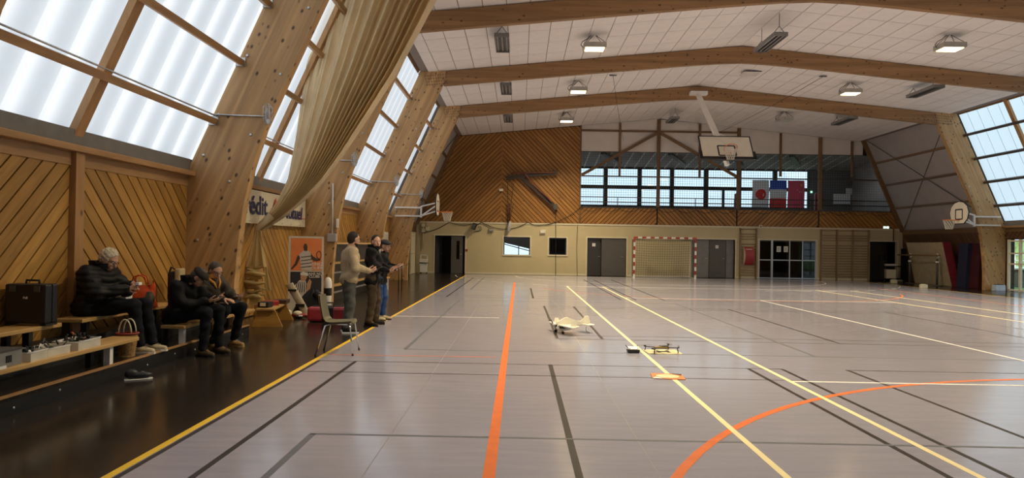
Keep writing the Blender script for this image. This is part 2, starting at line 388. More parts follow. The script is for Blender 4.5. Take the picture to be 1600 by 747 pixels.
# ---------------------------------------------------------------- side walls
XW = -5.5
def side(left):
    S = (lambda x: x) if left else mx
    nm = 'left' if left else 'right'
    e_s = (0, 1, 0)
    wl = MB()
    if left: wl.bb((XW-.25, YF, 0), (XW-.03, YB+.2, 2.9))
    else:                                                   # glazed door bay between the last two arches
        for y0, y1, z0, z1 in ((YF, 23.2, 0, 2.9), (23.2, 28.5, 2.12, 2.9), (28.5, YB+.2, 0, 2.9)):
            wl.bb((S(XW)+.03, y0, z0), (S(XW)+.25, y1, z1))
    wall = struct('wall_'+nm, wl, M['backing'])
    # lower lining with diagonal boards, bay by bay
    for i in range(3, 8):
        ya = FY[i]+FT; yb = FY[i+1] if i < 7 else YB
        if not left and i < 6: continue
        ym = (ya+yb)/2; x = S(XW)
        dark = i == 7 or not left
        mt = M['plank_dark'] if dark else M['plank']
        z0 = .02; z1 = 2.44
        if not left and i == 6: z0 = 2.16
        if left and i == 3: ya = 5.9
        segs = [(ya, ym-.09, 45), (ym+.09, yb, -45)] if i < 7 else [(ya, yb, 45)]
        for a, b, ang in segs:
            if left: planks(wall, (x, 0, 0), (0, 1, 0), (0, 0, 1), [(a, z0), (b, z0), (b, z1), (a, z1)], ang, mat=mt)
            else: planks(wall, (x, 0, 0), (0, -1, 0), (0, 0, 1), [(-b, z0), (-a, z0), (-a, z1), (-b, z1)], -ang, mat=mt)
        sg = 1 if left else -1
        tb = 'timber_y' if not dark else 'batten'
        part('head_batten', MB().bb((x-.03*sg, ya, 2.44), (x+.035*sg, yb, 2.60)), M[tb], wall)
        if i < 7:
            part('sill', MB().bb((x-.1*sg, ya, 2.60), (x+.16*sg, yb, 2.68)), M['timber_y'], wall, .008)
            part('flashing', MB().prism([(S(XW-.12), 2.68), (S(XW+.06), 2.68), (S(xo(2.88)-.03), 2.88), (S(xo(2.88)-.12), 2.88)], 1, ya, yb), M['flash'], wall)
            if left: part('post', MB().bb((x-.02, ym-.085, 0), (x+.10, ym+.085, 2.60)), M['timber_z'], wall, .006)
    return wall
wall_l = side(True); wall_r = side(False)

# ---------------------------------------------------------------- sloping translucent windows
wcount = [0]
def slope_windows(left):
    S = (lambda x: x) if left else mx; sg = 1 if left else -1
    for i in range(0, 7):
        ya = FY[i]+FT; yb = FY[i+1]; ym = (ya+yb)/2
        wcount[0] += 1
        root = link('window_%d' % wcount[0], None); root['kind'] = 'structure'
        near = i >= 2
        def P(t, off, y):                                    # t along slope 0..1 from z 2.95 to 7.55, off outward
            z = 2.92+t*4.63; nx, nz = -.9146, .4043
            return Vector((S(xo(z)+nx*off), y, z+nz*off))
        # corrugated sheets
        amp = .075 if left else .012
        for a, b in ((ya-.1, ym), (ym, yb+.1)):
            nu = 120 if near and left else 40
            def fn(u, v, a=a, b=b):
                y = a+(b-a)*u; ph = (y % .6)/.6
                w = amp*(.5-.5*math.cos(2*math.pi*ph))+amp*.35*(1-ph)
                return P(v*1.06-.06, .13+w, y)
            part('pane', MB().grid(fn, nu, 6), M['sheet_l' if left else 'sheet_r'], root)
        if not left and i >= 4:
            y = ya+.3
            while y < yb:
                part('sheet_joint', MB().beam(P(0, .10, y), P(1, .10, y), .008, .008, (0, 1, 0)), M['lightgrey'], root); y += .6
        # rafter mid bay and horizontal rails
        part('rafter', MB().beam(P(-.04, .05, ym), P(1.0, .05, ym), .17, .10, (S(1)-S(0), 0, .0)), M['timber' if 0 else 'timber_z'], root, .006)
        for z in (3.54, 4.51, 5.48, 6.45):
            t = (z-2.92)/4.63
            c = P(t, -.055, 0)
            o = part('rail', MB().beam((c.x, ya-.02, c.z), (c.x, yb+.02, c.z), .10, .13, (-.9146*sg, 0, .4043)), M['timber_y' if left else 'steelrail'], root, .006)
            if left and i >= 2:
                for y, d in ((ya+.0, 1), (yb, -1)):
                    part('hanger', MB().box((c.x+.0, y+d*.012, c.z), (.16, .02, .15)).box((c.x, y+d*.05, c.z-.075), (.11, .09, .008)), M['galv'], root)
        if left and i >= 2:                                   # conduit clipped on the second rail
            c = P((3.54-2.92)/4.63, -.055, 0)
            part('conduit', MB().tube([(c.x+.055, ya, c.z+.075), (c.x+.055, yb, c.z+.075)], .012, 6), M['galv'], root)
        # head board under the ceiling edge
        part('head_board', MB().beam((S(-3.42), ya, 7.42), (S(-3.42), yb, 7.42), .04, .34, (.55*sg, 0, .83)), M['batten'], root)
slope_windows(True); slope_windows(False)

# last bay: grey insulated cladding with brown rails and crossed rods
def clad_bay(left):
    S = (lambda x: x) if left else mx; sg = 1 if left else -1
    ya = FY[7]+FT; yb = YB+.02
    root = link('wall_sloped_'+('left' if left else 'right'), MB().prism([(S(xo(2.6)-.35), 2.6), (S(xo(2.6)-.05), 2.6), (S(xo(7.7)-.05), 7.7), (S(xo(7.7)-.35), 7.7)], 1, ya, yb+.3).mesh('wall_sloped', M['backing']))
    root['kind'] = 'structure'
    zs = [2.62, 3.80, 5.00, 6.15, 7.62]
    for k in range(4):
        a, b = zs[k]+.05, zs[k+1]-.05
        part('panel', MB().prism([(S(xo(a)-.06), a), (S(xo(a)), a), (S(xo(b)), b), (S(xo(b)-.06), b)], 1, ya+.01, yb-.02), M['greyclad'], root)
        if k: part('rail', MB().beam((S(xo(zs[k])+.03), ya, zs[k]), (S(xo(zs[k])+.03), yb, zs[k]), .09, .09), M['batten'], root)
    P = lambda z, y: (S(xo(z)+.07), y, z)
    part('brace_rod', MB().tube([P(7.35, ya+.3), P(2.75, yb-.3)], .016, 6), M['dgrey'], root)
    part('brace_rod', MB().tube([P(2.9, ya+.3), P(7.35, yb-.3)], .016, 6), M['dgrey'], root)
    part('corner_post', MB().beam((S(xo(2.6)+.09), yb-.10, 2.6), (S(xo(7.5)+.09), yb-.10, 7.5), .2, .16, (0, 1, 0)), M['batten'], root)
    part('foot_batten', MB().bb((S(XW), ya, 2.56), (S(XW+.09), yb, 2.66)), M['batten'], root)
clad_bay(True); clad_bay(False)

# ---------------------------------------------------------------- timber arches
def arch(i, label):
    y0 = FY[i]; y1 = y0+FT
    root = thing('timber_arch', label, 'timber arch', (XC, y0, 0), 0, 'timber arches')
    inn = [(-4.68, 0), (-4.67, .8), (-4.63, 1.4), (-4.55, 2.1), (-4.42, 2.75), (-4.22, 3.4), (-3.85, 4.25), (-3.30, 5.48), (-2.62, 7.0)]
    out = [(-5.5, 0), (-5.52, 1.2), (-5.52, 2.4), (-5.47, 2.72), (-3.40, 7.40)]
    for S, m in ((lambda x: x-XC, 'glulam_l'), (lambda x: mx(x)-XC, 'glulam_r')):
        poly = [(S(x), z) for x, z in out]+[(S(-2.56), 7.36)]+[(S(x), z) for x, z in inn[::-1]]
        lg = part('leg', MB().prism(poly, 1, 0, FT), M[m], root, .008)
        sub = []
        # ring of bolts where leg meets beam, and loose bolt plugs down the leg
        if i >= 4:
            mb = MB()
            for r in range(4):
                for c in range(9):
                    x = -3.25+c*.085+r*.02; z = 7.18-r*.10+c*.008
                    mb.box((S(x), -.006, z), (.03, .012, .03))
            tag(part('bolt_group', mb, M['dgrey'], root), kind='stuff')
            for z, fx in ((1.55, .25), (2.52, .7), (2.95, .15), (3.3, .8), (3.62, .1), (4.3, .85), (4.6, .12), (5.4, .8)):
                xi = np.interp(z, [q[1] for q in inn], [q[0] for q in inn]); xx = np.interp(z, [q[1] for q in out], [q[0] for q in out])
                x = xx+(xi-xx)*fx
                part('bolt', MB().lathe([(.026, 0), (.026, .012), (.012, .016)], 10, (S(x), 0, z), Matrix.Rotation(math.pi/2, 3, 'X')), M['galv'], root)
    b = [(-3.3-XC, 7.18), (-2.62-XC, 6.86), (0, 7.80), (mx(-2.62)-XC, 6.86), (mx(-3.3)-XC, 7.18), (mx(-3.15)-XC, zc(-3.15)), (0, 8.36), (-3.15-XC, zc(-3.15))]
    # smooth crown
    top = []; bot = []
    for k in range(-12, 13):
        x = k/12*9.97
        r = .0992*(math.sqrt(x*x+.5)-math.sqrt(.5)*.0)
        bot.append((x, 7.86-.0985*math.sqrt(x*x+.6))); top.append((x, 8.345-.0992*math.sqrt(x*x+.02)))
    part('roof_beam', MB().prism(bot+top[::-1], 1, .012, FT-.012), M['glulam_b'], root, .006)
    return root
labels = {7: 'timber arch nearest the cream back wall, carrying side basketball hoops', 6: 'second timber arch from the back wall, notices beside its left leg',
          5: 'third timber arch from the back wall, left leg half hidden by the curtain', 4: 'nearest timber arch in full view, broad left leg with caged lamp',
          3: 'timber arch just out of view beside the bleachers'}
for i in range(2, 8): arch(i, labels.get(i, 'timber arch behind the photographer'))

# ---------------------------------------------------------------- ceiling
ce = MB()
for s in (-1, 1):
    ce.add([(XC, YF, 8.39), (XC+s*10.75, YF, 8.39-.0992*10.75), (XC+s*10.75, YB+.3, 8.39-.0992*10.75), (XC, YB+.3, 8.39),
            (XC, YF, 8.55), (XC+s*10.75, YF, 8.55-.0992*10.75), (XC+s*10.75, YB+.3, 8.55-.0992*10.75), (XC, YB+.3, 8.55)],
           [(0, 1, 2, 3), (4, 5, 6, 7), (0, 1, 5, 4), (1, 2, 6, 5), (2, 3, 7, 6)])
ceil = struct('ceiling', ce, M['joint'])
TW, TL, TH = .60, 1.2, .022
sl = math.atan(.0992)
tme = {}
def tile_mesh(w, l):
    k = (round(w, 3), round(l, 3))
    if k not in tme: tme[k] = MB().box((0, 0, -TH/2), (w-.02, l-.02, TH)).mesh('ceiling_tile', M['tile'])
    return tme[k]
cand = []
for s in (-1, 1):
    for c in range(18):
        w = TW if c < 17 else .35
        x = (c*TW+w/2)*math.cos(sl)
        for r in range(40):
            y = YB-.02-(r+.5)*TL
            if y < YF+.6: continue
            X = XC+s*x; Z = 8.385-.0992*x
            d = y-0.0; px = 812+(X)*1071/max(d, .1); py = 381-(Z-1.56)*1071/max(d, .1)
            vis = d > 5 and -60 < px < 1660 and -25 < py < 380
            cand.append((0 if vis else 1, d if d > 0 else 99-d, s, X, y, Z, w))
cand.sort(); rest = MB()
for k, (nv, d, s, X, y, Z, w) in enumerate(cand):
    R = Matrix.Rotation(s*sl, 4, 'Y')
    if k < 300 and nv == 0:
        o = link('ceiling_tile', tile_mesh(w, TL), ceil); Mx = R.copy(); Mx.translation = (X, y, Z); o.matrix_local = Mx
    else: rest.box(Vector((X, y, Z))+R.to_3x3() @ Vector((0, 0, -TH/2)), (w-.02, TL-.02, TH), R.to_3x3())
tag(link('ceiling_tile_field', rest.mesh('ceiling_tile_field', M['tile']), ceil), kind='stuff')

# wall behind the photographer closes the hall
wf = MB().prism([(-5.8, 0), (mx(-5.8), 0), (mx(-5.8), 2.9), (mx(-3.2), 7.7), (XC, 8.6), (-3.2, 7.7), (-5.8, 2.9)], 1, YF-.2, YF)
struct('wall_front', wf, M['offwhite'])

# ---------------------------------------------------------------- back wall
OP = [(-4.48, -2.88, 0, 2.0), (-.84, .56, 1.05, 1.98), (1.56, 2.49, 1.08, 1.97), (3.59, 5.65, 0, 2.0), (9.1, 11.38, 0, 2.02), (12.64, 15.65, 0, 2.03), (18.45, 19.88, 0, 2.05)]
xs = sorted({-5.6, 20.6, *[o[0] for o in OP], *[o[1] for o in OP]})
wb = MB()
for a, b in zip(xs, xs[1:]):
    op = [o for o in OP if o[0] <= a+1e-6 and o[1] >= b-1e-6]
    if not op: wb.bb((a, YB, 0), (b, YB+.18, 2.70))
    else:
        o = op[0]
        if o[2] > 0: wb.bb((a, YB, 0), (b, YB+.18, o[2]))
        wb.bb((a, YB, o[3]), (b, YB+.18, 2.70))
wall_b = struct('wall_back', wb, M['cream'])
part('ledge', MB().bb((-5.3, YB-.035, 2.66), (20.3, YB, 2.74)), M['creamtrim'], wall_b)
bs = [-5.2]
for o in OP:
    if o[2] == 0: bs += [o[0]-.06, o[1]+.06]
bs += [20.2]
for n, (a, b) in enumerate(zip(bs[::2], bs[1::2])):
    struct('baseboard_back_%d' % (n+1), MB().bb((a, YB-.02, 0), (b, YB-.001, .09)), M['creamtrim'])
for n, (a, b, z0, z1) in enumerate(OP):
    t = .07; mb = MB()
    mb.bb((a-t, YB-.025, z0 if z0 else 0), (a, YB+.19, z1+t)).bb((b, YB-.025, z0), (b+t, YB+.19, z1+t)).bb((a, YB-.025, z1), (b, YB+.19, z1+t))
    if z0: mb.bb((a-t, YB-.045, z0-t), (b+t, YB+.19, z0))
    struct('trim_%d' % (n+1), mb, M['creamtrim'])
# board lining over the left half, chevron at x = -1
wp = struct('wall_back_upper', MB().prism([(-5.4, 2.74), (3.2, 2.74), (3.2, zc(3.2)+.1), (-3.2, zc(-3.2)+.15)], 1, YB+.03, YB+.2), M['backing'])
xl = lambda z: xo(z)+.1
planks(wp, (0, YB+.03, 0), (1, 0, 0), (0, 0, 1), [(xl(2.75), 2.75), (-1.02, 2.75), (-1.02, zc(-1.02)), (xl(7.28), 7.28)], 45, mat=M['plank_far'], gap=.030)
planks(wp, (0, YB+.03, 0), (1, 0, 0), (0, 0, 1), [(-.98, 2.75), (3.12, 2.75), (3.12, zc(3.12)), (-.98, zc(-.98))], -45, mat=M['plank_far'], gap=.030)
part('cover_strip', MB().bb((-1.02, YB-.01, 2.75), (-.98, YB+.02, zc(-1))), M['plank_far'], wp)
part('corner_strip', MB().bb((3.12, YB-.03, 2.72), (3.2, YB+.2, zc(3.2))), M['batten'], wp)
# gallery: front, floor, ceiling, far glazed wall
gl = struct('wall_gallery_front', MB().bb((3.2, YB+.03, 2.72), (20.3, YB+.15, 3.60)), M['backing'])
for a, b, ang in ((3.22, 7.22, 45), (7.30, 11.42, -45), (11.5, 15.72, 45)):
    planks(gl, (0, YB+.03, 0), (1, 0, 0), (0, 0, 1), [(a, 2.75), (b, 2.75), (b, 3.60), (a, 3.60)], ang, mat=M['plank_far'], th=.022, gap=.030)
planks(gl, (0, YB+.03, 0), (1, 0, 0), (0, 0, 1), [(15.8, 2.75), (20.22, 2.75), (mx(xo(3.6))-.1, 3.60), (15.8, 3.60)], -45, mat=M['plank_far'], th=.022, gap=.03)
part('coping', MB().bb((3.2, YB-.02, 3.60), (19.95, YB+.17, 3.65)), M['dgrey'], gl)
struct('floor_gallery', MB().bb((-5.6, YB+.15, 2.70), (20.6, 43.2, 2.90)), M['dgrey'])
gy = 42.4
struct('ceiling_gallery', MB().add([(2.9, YB+.2, 7.25), (20.6, YB+.2, 7.25), (20.6, gy+.2, 6.46), (2.9, gy+.2, 6.46), (2.9, YB+.2, 7.4), (20.6, YB+.2, 7.4), (20.6, gy+.2, 6.6), (2.9, gy+.2, 6.6)],
       [(0, 1, 2, 3), (7, 6, 5, 4), (0, 4, 5, 1), (1, 5, 6, 2), (2, 6, 7, 3), (3, 7, 4, 0)]), M['greyclad'])
cg = bpy.data.objects['ceiling_gallery']
for k in range(26):
    x = 3.3+k*.62
    part('ceiling_bar', MB().beam((x, YB+.35, 7.21), (x, gy, 6.455), .07, .03), M['white'], cg)
for x in (5.2, 9.0, 12.4, 15.8): part('duct', MB().beam((x-.6, 38.6, 6.82), (x+.7, 40.8, 6.56), .25, .12), M['dgrey'], cg)
# glazed far wall of the gallery
wg = struct('wall_gallery_back', MB().bb((2.9, gy, 2.9), (20.6, gy+.2, 4.08)).bb((17.85, gy, 4.08), (20.6, gy+.2, 6.5)), M['dgrey'])
struct('wall_gallery_left', MB().bb((2.75, YB+.2, 2.9), (2.95, gy+.2, 7.4)), M['greyclad'])
struct('wall_gallery_right', MB().bb((20.4, YB+.2, 2.9), (20.6, gy+.2, 7.4)), M['greyclad'])
ed = [2.95, 5.27, 7.37, 9.37, 11.47, 13.5, 15.72, 17.85]
for n, (a, b) in enumerate(zip(ed, ed[1:])):
    root = link('window_gallery_%d' % (n+1), None); root['kind'] = 'structure'
    part('mullion', MB().bb((b-.13, gy+.02, 4.08), (b+.13, gy+.18, 6.46)), M['black'], root)
    part('transom', MB().bb((a+.13, gy+.03, 5.14), (b-.13, gy+.17, 5.36)), M['black'], root)
    part('sill_rail', MB().bb((a+.13, gy+.03, 4.06), (b-.13, gy+.17, 4.14)), M['black'], root)
    part('head_rail', MB().bb((a+.13, gy+.03, 6.38), (b-.13, gy+.17, 6.5)), M['black'], root)
    for z0, z1 in ((4.14, 5.14), (5.36, 6.38)): part('pane', MB().bb((a+.13, gy+.09, z0), (b-.13, gy+.1, z1)), M['glass'], root)
    if n == 4: part('casement_bar', MB().bb((a+1.0, gy+.03, 4.14), (a+1.14, gy+.17, 5.14)), M['black'], root)
# panels above the netting
up = struct('wall_gallery_upper', MB().prism([(3.2, 6.60), (18.6, 6.60), (mx(-3.25), 7.4), (XC, 8.5), (3.2, zc(3.2)+.1)], 1, YB+.06, YB+.18), M['backing'])
px_ = [3.2, 5.23, 7.30, 9.45, 11.48, 13.7, 15.78, 17.45, 18.05]
for a, b in zip(px_, px_[1:]):
    zz = [(6.6, 7.64), (7.68, None)] if b < 11.5 else [(6.6, None)]
    for z0, z1 in zz:
        za = z1 or zc(a)+.03; zb_ = z1 or zc(b)+.03
        poly = [(a+.01, z0), (b-.01, z0), (b-.01, zb_), (a+.01, za)]
        if not z1 and a < XC < b: poly = [(a+.01, z0), (b-.01, z0), (b-.01, zb_), (XC, zc(XC)), (a+.01, za)]
        part('panel', MB().prism(poly, 1, YB+.03, YB+.06), M['offwhite'], up)
# posts, rails and braces in front of the gallery
def tmb(name, a, b, w, h=None, m='batten'): part(name, MB().beam(a, b, w, h or w, (0, 1, 0)), M[m], up)
yp = YB-.03
for x in (7.28, 11.5, 15.78): tmb('post', (x, yp, 3.66), (x, yp, zc(x)-.02), .17, .14)
for x, zb_ in ((5.23, 5.3), (9.45, 5.3), (13.7, 5.4), (17.45, 5.45)): tmb('stud', (x, yp+.01, zb_), (x, yp+.01, zc(x)-.02), .11, .09)
tmb('cross_rail', (3.2, yp+.03, 7.69), (11.45, yp+.03, 7.69), .10, .06)
tmb('brace', (7.2, yp-.03, 7.60), (3.22, yp-.03, 5.32), .15, .08); tmb('brace', (7.36, yp-.03, 7.60), (11.42, yp-.03, 5.34), .15, .08)
tmb('mid_rail', (3.2, yp+.05, 5.28), (19.1, yp+.05, 5.28), .07, .06, 'steelrail')
rail = thing('gallery_railing', 'dark tubular handrail running along the spectator gallery front', 'railing', (3.2, YB-.02, 3.65))
for z in (.26, .52): part('rail', MB().tube([(0, 0, z), (16.3, 0, z)], .025, 8), M['steelrail'], rail)
for k in range(8): part('baluster', MB().tube([(1.95+k*2.05, 0, 0), (1.95+k*2.05, 0, .52)], .022, 8), M['steelrail'], rail)
# safety netting across the gallery opening
nt_ = MB(); g = .125
x = 3.24
while x < 19.4:
    zt = min(6.58, 2.7+(mx(x)+5.38)/.442); zt = max(zt, 3.8); nt_.beam((x, YB+.20, 3.66), (x, YB+.20, zt), .010, .010, (0, 1, 0)); x += g
z = 3.7
while z < 6.6:
    nt_.beam((3.22, YB+.20, z), (min(19.5, mx(xo(z))-.1), YB+.20, z), .010, .010); z += g
nt_.tube([(3.22, YB+.20, 6.58), (18.4, YB+.20, 6.58)], .012, 6)
solo('safety_netting', nt_, M['netk'], 'fine grey safety netting stretched across the spectator gallery opening', 'netting')
# rooms behind the doors
struct('wall_corridor', MB().bb((-5.6, 38.6, 0), (20.6, 38.8, 2.7)).bb((-5.8, YB+.18, 0), (-5.6, 38.8, 2.7)).bb((20.6, YB+.18, 0), (20.8, 38.8, 2.7)), M['doordark'])
struct('floor_corridor', MB().bb((-5.6, 36.6, -.1), (20.6, 38.8, -.001)), M['floor_dark'])
# ---------------------------------------------------------------- ground outside the right door
struct('ground_outside', MB().bb((20.9, -40, -.25), (120, 80, -.06)), M['grass'])
struct('ground_outside_rear', MB().bb((-120, 43.5, -.26), (20.9, 140, -.07)), M['concrete'])
struct('ground_outside_left', MB().bb((-120, -40, -.26), (-6.2, 43.5, -.07)), M['concrete'])
# ================================================================== pixel -> direction, for placing things on what they touch
def ray(px, py):
    f, yaw, pit, rol = 1070.8, 0.0110, 0.0086, 0.0166
    a, b = px-800, py-373.5; cr, sr = math.cos(rol), math.sin(rol); a, b = a*cr+b*sr, -a*sr+b*cr
    x, u = a/f, -b/f; cp, sp = math.cos(pit), math.sin(pit); y = cp-u*sp; z = sp+u*cp
    return Vector((x*math.cos(yaw)-y*math.sin(yaw), x*math.sin(yaw)+y*math.cos(yaw), z))
def at(px, py, X=None, Y=None, Z=None):
    r = ray(px, py); o = Vector((0, 0, 1.5583))
    t = X/r.x if X is not None else Y/r.y if Y is not None else (Z-o.z)/r.z
    return o+r*t
def wire(mb, a, b, r=.008): return mb.tube([a, b], r, 5)
def sag(a, b, d, n=10):
    a, b = Vector(a), Vector(b); return [a.lerp(b, i/n)-Vector((0, 0, d*4*(i/n)*(1-i/n))) for i in range(n+1)]
def text(s, size, mat, parent, M4, name='lettering', bold=0., shear=0., align='LEFT', depth=.002):
    cu = bpy.data.curves.new(name, 'FONT'); cu.body = s; cu.size = size; cu.extrude = depth; cu.offset = bold; cu.shear = shear; cu.align_x = align
    cu.resolution_u = 3
    t = bpy.data.objects.new('tmp_text', cu); COL.objects.link(t); dg = bpy.context.evaluated_depsgraph_get()
    me = bpy.data.meshes.new_from_object(t.evaluated_get(dg)); bpy.data.objects.remove(t); bpy.data.curves.remove(cu)
    me.name = name; me.materials.clear(); me.materials.append(mat)
    o = link(name, me, parent); o.matrix_local = M4; return o
def frame4(o, ex, ey):
    ex, ey = Vector(ex), Vector(ey); m = Matrix((ex, ey, ex.cross(ey))).transposed().to_4x4(); m.translation = Vector(o); return m

# ------------------------------------------------------------------ hall lamps
M['lampbox'] = plain('lamp_housing', (.42, .39, .35), .5)
M['lampglow'] = glow('lamp_glow', (1., .74, .33), 9.)
M['lampoff'] = plain('lamp_glass_off', (.45, .44, .45), .3)
def lamp(x, y, lit, label):
    z = zc(x)-.40
    r = thing('hall_lamp', label, 'lamp', (x, y, z), 0, 'hanging hall lamps')
    part('housing', MB().bb((-.33, -.26, -.02), (.33, .26, .13)), M['lampbox'], r, .012)
    part('diffuser', MB().prism([(-.27, -.20), (.27, -.20), (.27, .20), (-.27, .20)], 2, -.035, -.021), M['lampglow' if lit else 'lampoff'], r)
    for sx in (-1, 1):
        part('hanging_wire', wire(wire(MB(), (sx*.30, -.2, .13), (sx*.03, 0, .40-.005)), (sx*.30, .2, .13), (sx*.03, 0, .40-.005)), M['rope'], r)
    part('cable', MB().tube([(-.33, .1, .05), (-.40, .05, .12), (-.36, 0, .2), (-.22, 0, .28), (-.1, 0, .39)], .012, 6), M['rope'], r)
    if lit:
        L = bpy.data.lights.new('hall_lamp_light', 'AREA'); L.shape = 'RECTANGLE'; L.size = .54; L.size_y = .40; L.energy = LAMP_W; L.color = (1., .82, .52); L.spread = math.radians(132)
        lo = bpy.data.objects.new('hall_lamp_light', L); COL.objects.link(lo); lo.parent = r; lo.location = (0, 0, -.045)
lamp(2.13, 20.3, True, 'lit box lamp on wires, nearest of the left row')
lamp(2.14, 26.0, True, 'lit box lamp on wires, middle of the left row')
lamp(2.12, 32.2, True, 'lit box lamp hanging close before the brown board wall')
lamp(12.35, 19.9, True, 'lit box lamp on wires, nearest of the right row')
lamp(12.30, 25.75, True, 'lit box lamp on wires, middle of the right row')
lamp(12.05, 31.5, False, 'unlit box lamp on wires above the gallery flags')
for y, n_ in ((14.4, 'just above'), (8.6, 'well above')):  # unseen lamps, added to brighten the near part of the hall
    for x, s_ in ((2.13, 'left'), (12.35, 'right')): lamp(x, y, True, 'unseen lit box lamp added to the %s row %s the picture edge' % (s_, n_))
def strip(x, y, off, label, L=1.7):
    z = zc(x)-off
    r = thing('strip_light', label, 'light fixture', (x, y, z), 0, 'unlit louvred strip lights')
    mb = MB().bb((-.19, -L/2, .03), (.19, L/2, .07))
    for s in (-1, 1): mb.bb((s*.19-.012, -L/2, -.04), (s*.19+.012, L/2, .07)); mb.bb((-.19, s*L/2-.012, -.04), (.19, s*L/2+.012, .07))
    part('housing', mb, M['grey'], r)
    for s in (-.06, .06): part('divider', MB().bb((s-.01, -L/2, -.035), (s+.01, L/2, .03)), M['dgrey'], r)
    for k in range(3): part('tube', MB().tube([(-.125+.125*k, -L/2+.05, 0), (-.125+.125*k, L/2-.05, 0)], .016, 8), M['lampoff'], r)
    for s in (-1, 1):
        part('hanging_wire', wire(wire(MB(), (-.17, s*L*.42, .07), (0, s*L*.42, min(off-.01, .28))), (.17, s*L*.42, .07), (0, s*L*.42, min(off-.01, .28))).tube([(0, s*L*.42, min(off-.01, .28)-.005), (0, s*L*.42, off-.008)], .008, 5), M['rope'], r)
strip(-.57, 19.1, .38, 'unlit louvred strip light nearest the left windows', 1.5)
strip(-.57, 24.7, .38, 'unlit louvred strip light, middle of the left column', 1.5)
strip(-.60, 30.5, .38, 'unlit louvred strip light, farthest of the left column', 1.5)
strip(7.35, 20.4, .66, 'long strip light hung low under the ridge')
strip(7.42, 33.7, .52, 'small strip light hung before the gallery ridge', 1.3)
strip(14.45, 24.7, .34, 'dark strip light under the right slope, nearer one')
strip(14.35, 30.6, .34, 'dark strip light under the right slope, farther one')
h = thing('ceiling_hatch', 'small dark hatch standing ajar in the ceiling', 'hatch', (8.6, 25.9, zc(8.6)-.02))
part('frame', MB().bb((-.33, -.3, -.02), (.33, -.26, .0)).bb((.29, -.3, -.02), (.33, .35, .0)), M['dgrey'], h)
part('flap', MB().box((0, 0, -.035), (.62, .58, .02), Matrix.Rotation(-.06, 3, 'X')), M['offwhite'], h)
for (x, y), lb in (((3.38, 25.5), 'thin cable drooping from a ceiling hook left of the ridge'), ((11.07, 25.3), 'thin cable drooping from a ceiling hook right of the ridge')):
    r = thing('ceiling_hook', lb, 'hook', (x, y, zc(x)))
    part('plate', MB().bb((-.13, -.05, -.03), (.13, .05, -.012)), M['dgrey'], r)
    e = Vector((XC+(x-XC)*.5, YB-.4, 7.1))-Vector((x, y, zc(x)))
    part('cable', MB().tube(sag((0, 0, -.03), e, .12), .008, 5), M['rope'], r)

# ------------------------------------------------------------------ hoops
def hoop_net(mb, c, r, h, n=12):
    c = Vector(c)
    for k in range(n):
        a = 2*math.pi*k/n
        for s in (-1, 1):
            pts = []
            for j in range(6):
                t = j/5; b = a+s*t*1.3; rr = r*(1-.42*t)
                pts.append(c+Vector((rr*math.cos(b), rr*math.sin(b), -h*t)))
            mb.tube(pts, .008, 4, caps=False)
    return mb
def ring_pts(c, r, ex, ey, n=24):
    c, ex, ey = Vector(c), Vector(ex), Vector(ey); return [c+(ex*math.cos(2*math.pi*k/n)+ey*math.sin(2*math.pi*k/n))*r for k in range(n)]
M['board'] = plain('backboard_white', (.78, .72, .60), .4, var=.04)
hh = thing('hanging_basketball_hoop', 'rectangular basketball backboard swung up on a long white ceiling arm', 'basketball hoop', (XC, 28.4, 7.9))
bc = at(1134.5, 231, Y=24.2)-Vector((XC, 28.4, 7.9)); th = math.radians(34)
nB = Vector((0, -math.cos(th), math.sin(th))); uB = Vector((0, math.sin(th), math.cos(th))); eX = Vector((1, 0, 0))
RB = Matrix((eX, uB, nB)).transposed()
def BP(x, u, n): return bc+eX*x+uB*u+nB*n
part('backboard', MB().box(bc, (1.8, 1.05, .03), RB), M['board'], hh)
bd = MB()
for u in (-.525, .525): bd.box(BP(0, u, 0), (1.84, .04, .045), RB)
for x in (-.9, .9): bd.box(BP(x, 0, 0), (.04, 1.09, .045), RB)
part('border', bd, M['black'], hh)
bd = MB(); bd.box(BP(0, -.50, .0), (1.95, .12, .09), RB)
for x in (-.93, .93): bd.box(BP(x, -.36, 0), (.1, .34, .09), RB)
part('edge_padding', bd, M['black'], hh)
bd = MB()
for u in (-.37, .08): bd.box(BP(0, u, .018), (.59, .05, .006), RB)
for x in (-.295, .295): bd.box(BP(x, -.145, .018), (.05, .45, .006), RB)
part('target_square', bd, M['black'], hh)
rc = BP(0, -.37, .38)
part('ring', MB().tube(ring_pts(rc, .225, eX, nB), .012, 6, closed=True).beam(BP(-.07, -.37, .02), BP(-.07, -.37, .17), .02, .02).beam(BP(.07, -.37, .02), BP(.07, -.37, .17), .02, .02), M['orange'], hh)
part('net', hoop_net(MB(), rc+Vector((0, 0, -.03)), .20, .36), M['netw'], hh)
pa = Vector((-.02, .08, .02)); pb = BP(-.12, .1, -.06); pc = BP(.0, -.62, -.22)
part('arm', MB().beam(pa, pb, .16, .16), M['white'], hh)
part('arm_end', MB().beam(pb, pc, .13, .13), M['white'], hh)
part('mount', MB().bb((-.35, -.02, .02), (.35, .30, .16)), M['white'], hh)
part('strut', MB().tube([pa+(pb-pa)*.75, BP(-.5, .3, -.02)], .02, 6).tube([pa+(pb-pa)*.75, BP(.5, .3, -.02)], .02, 6), M['white'], hh)
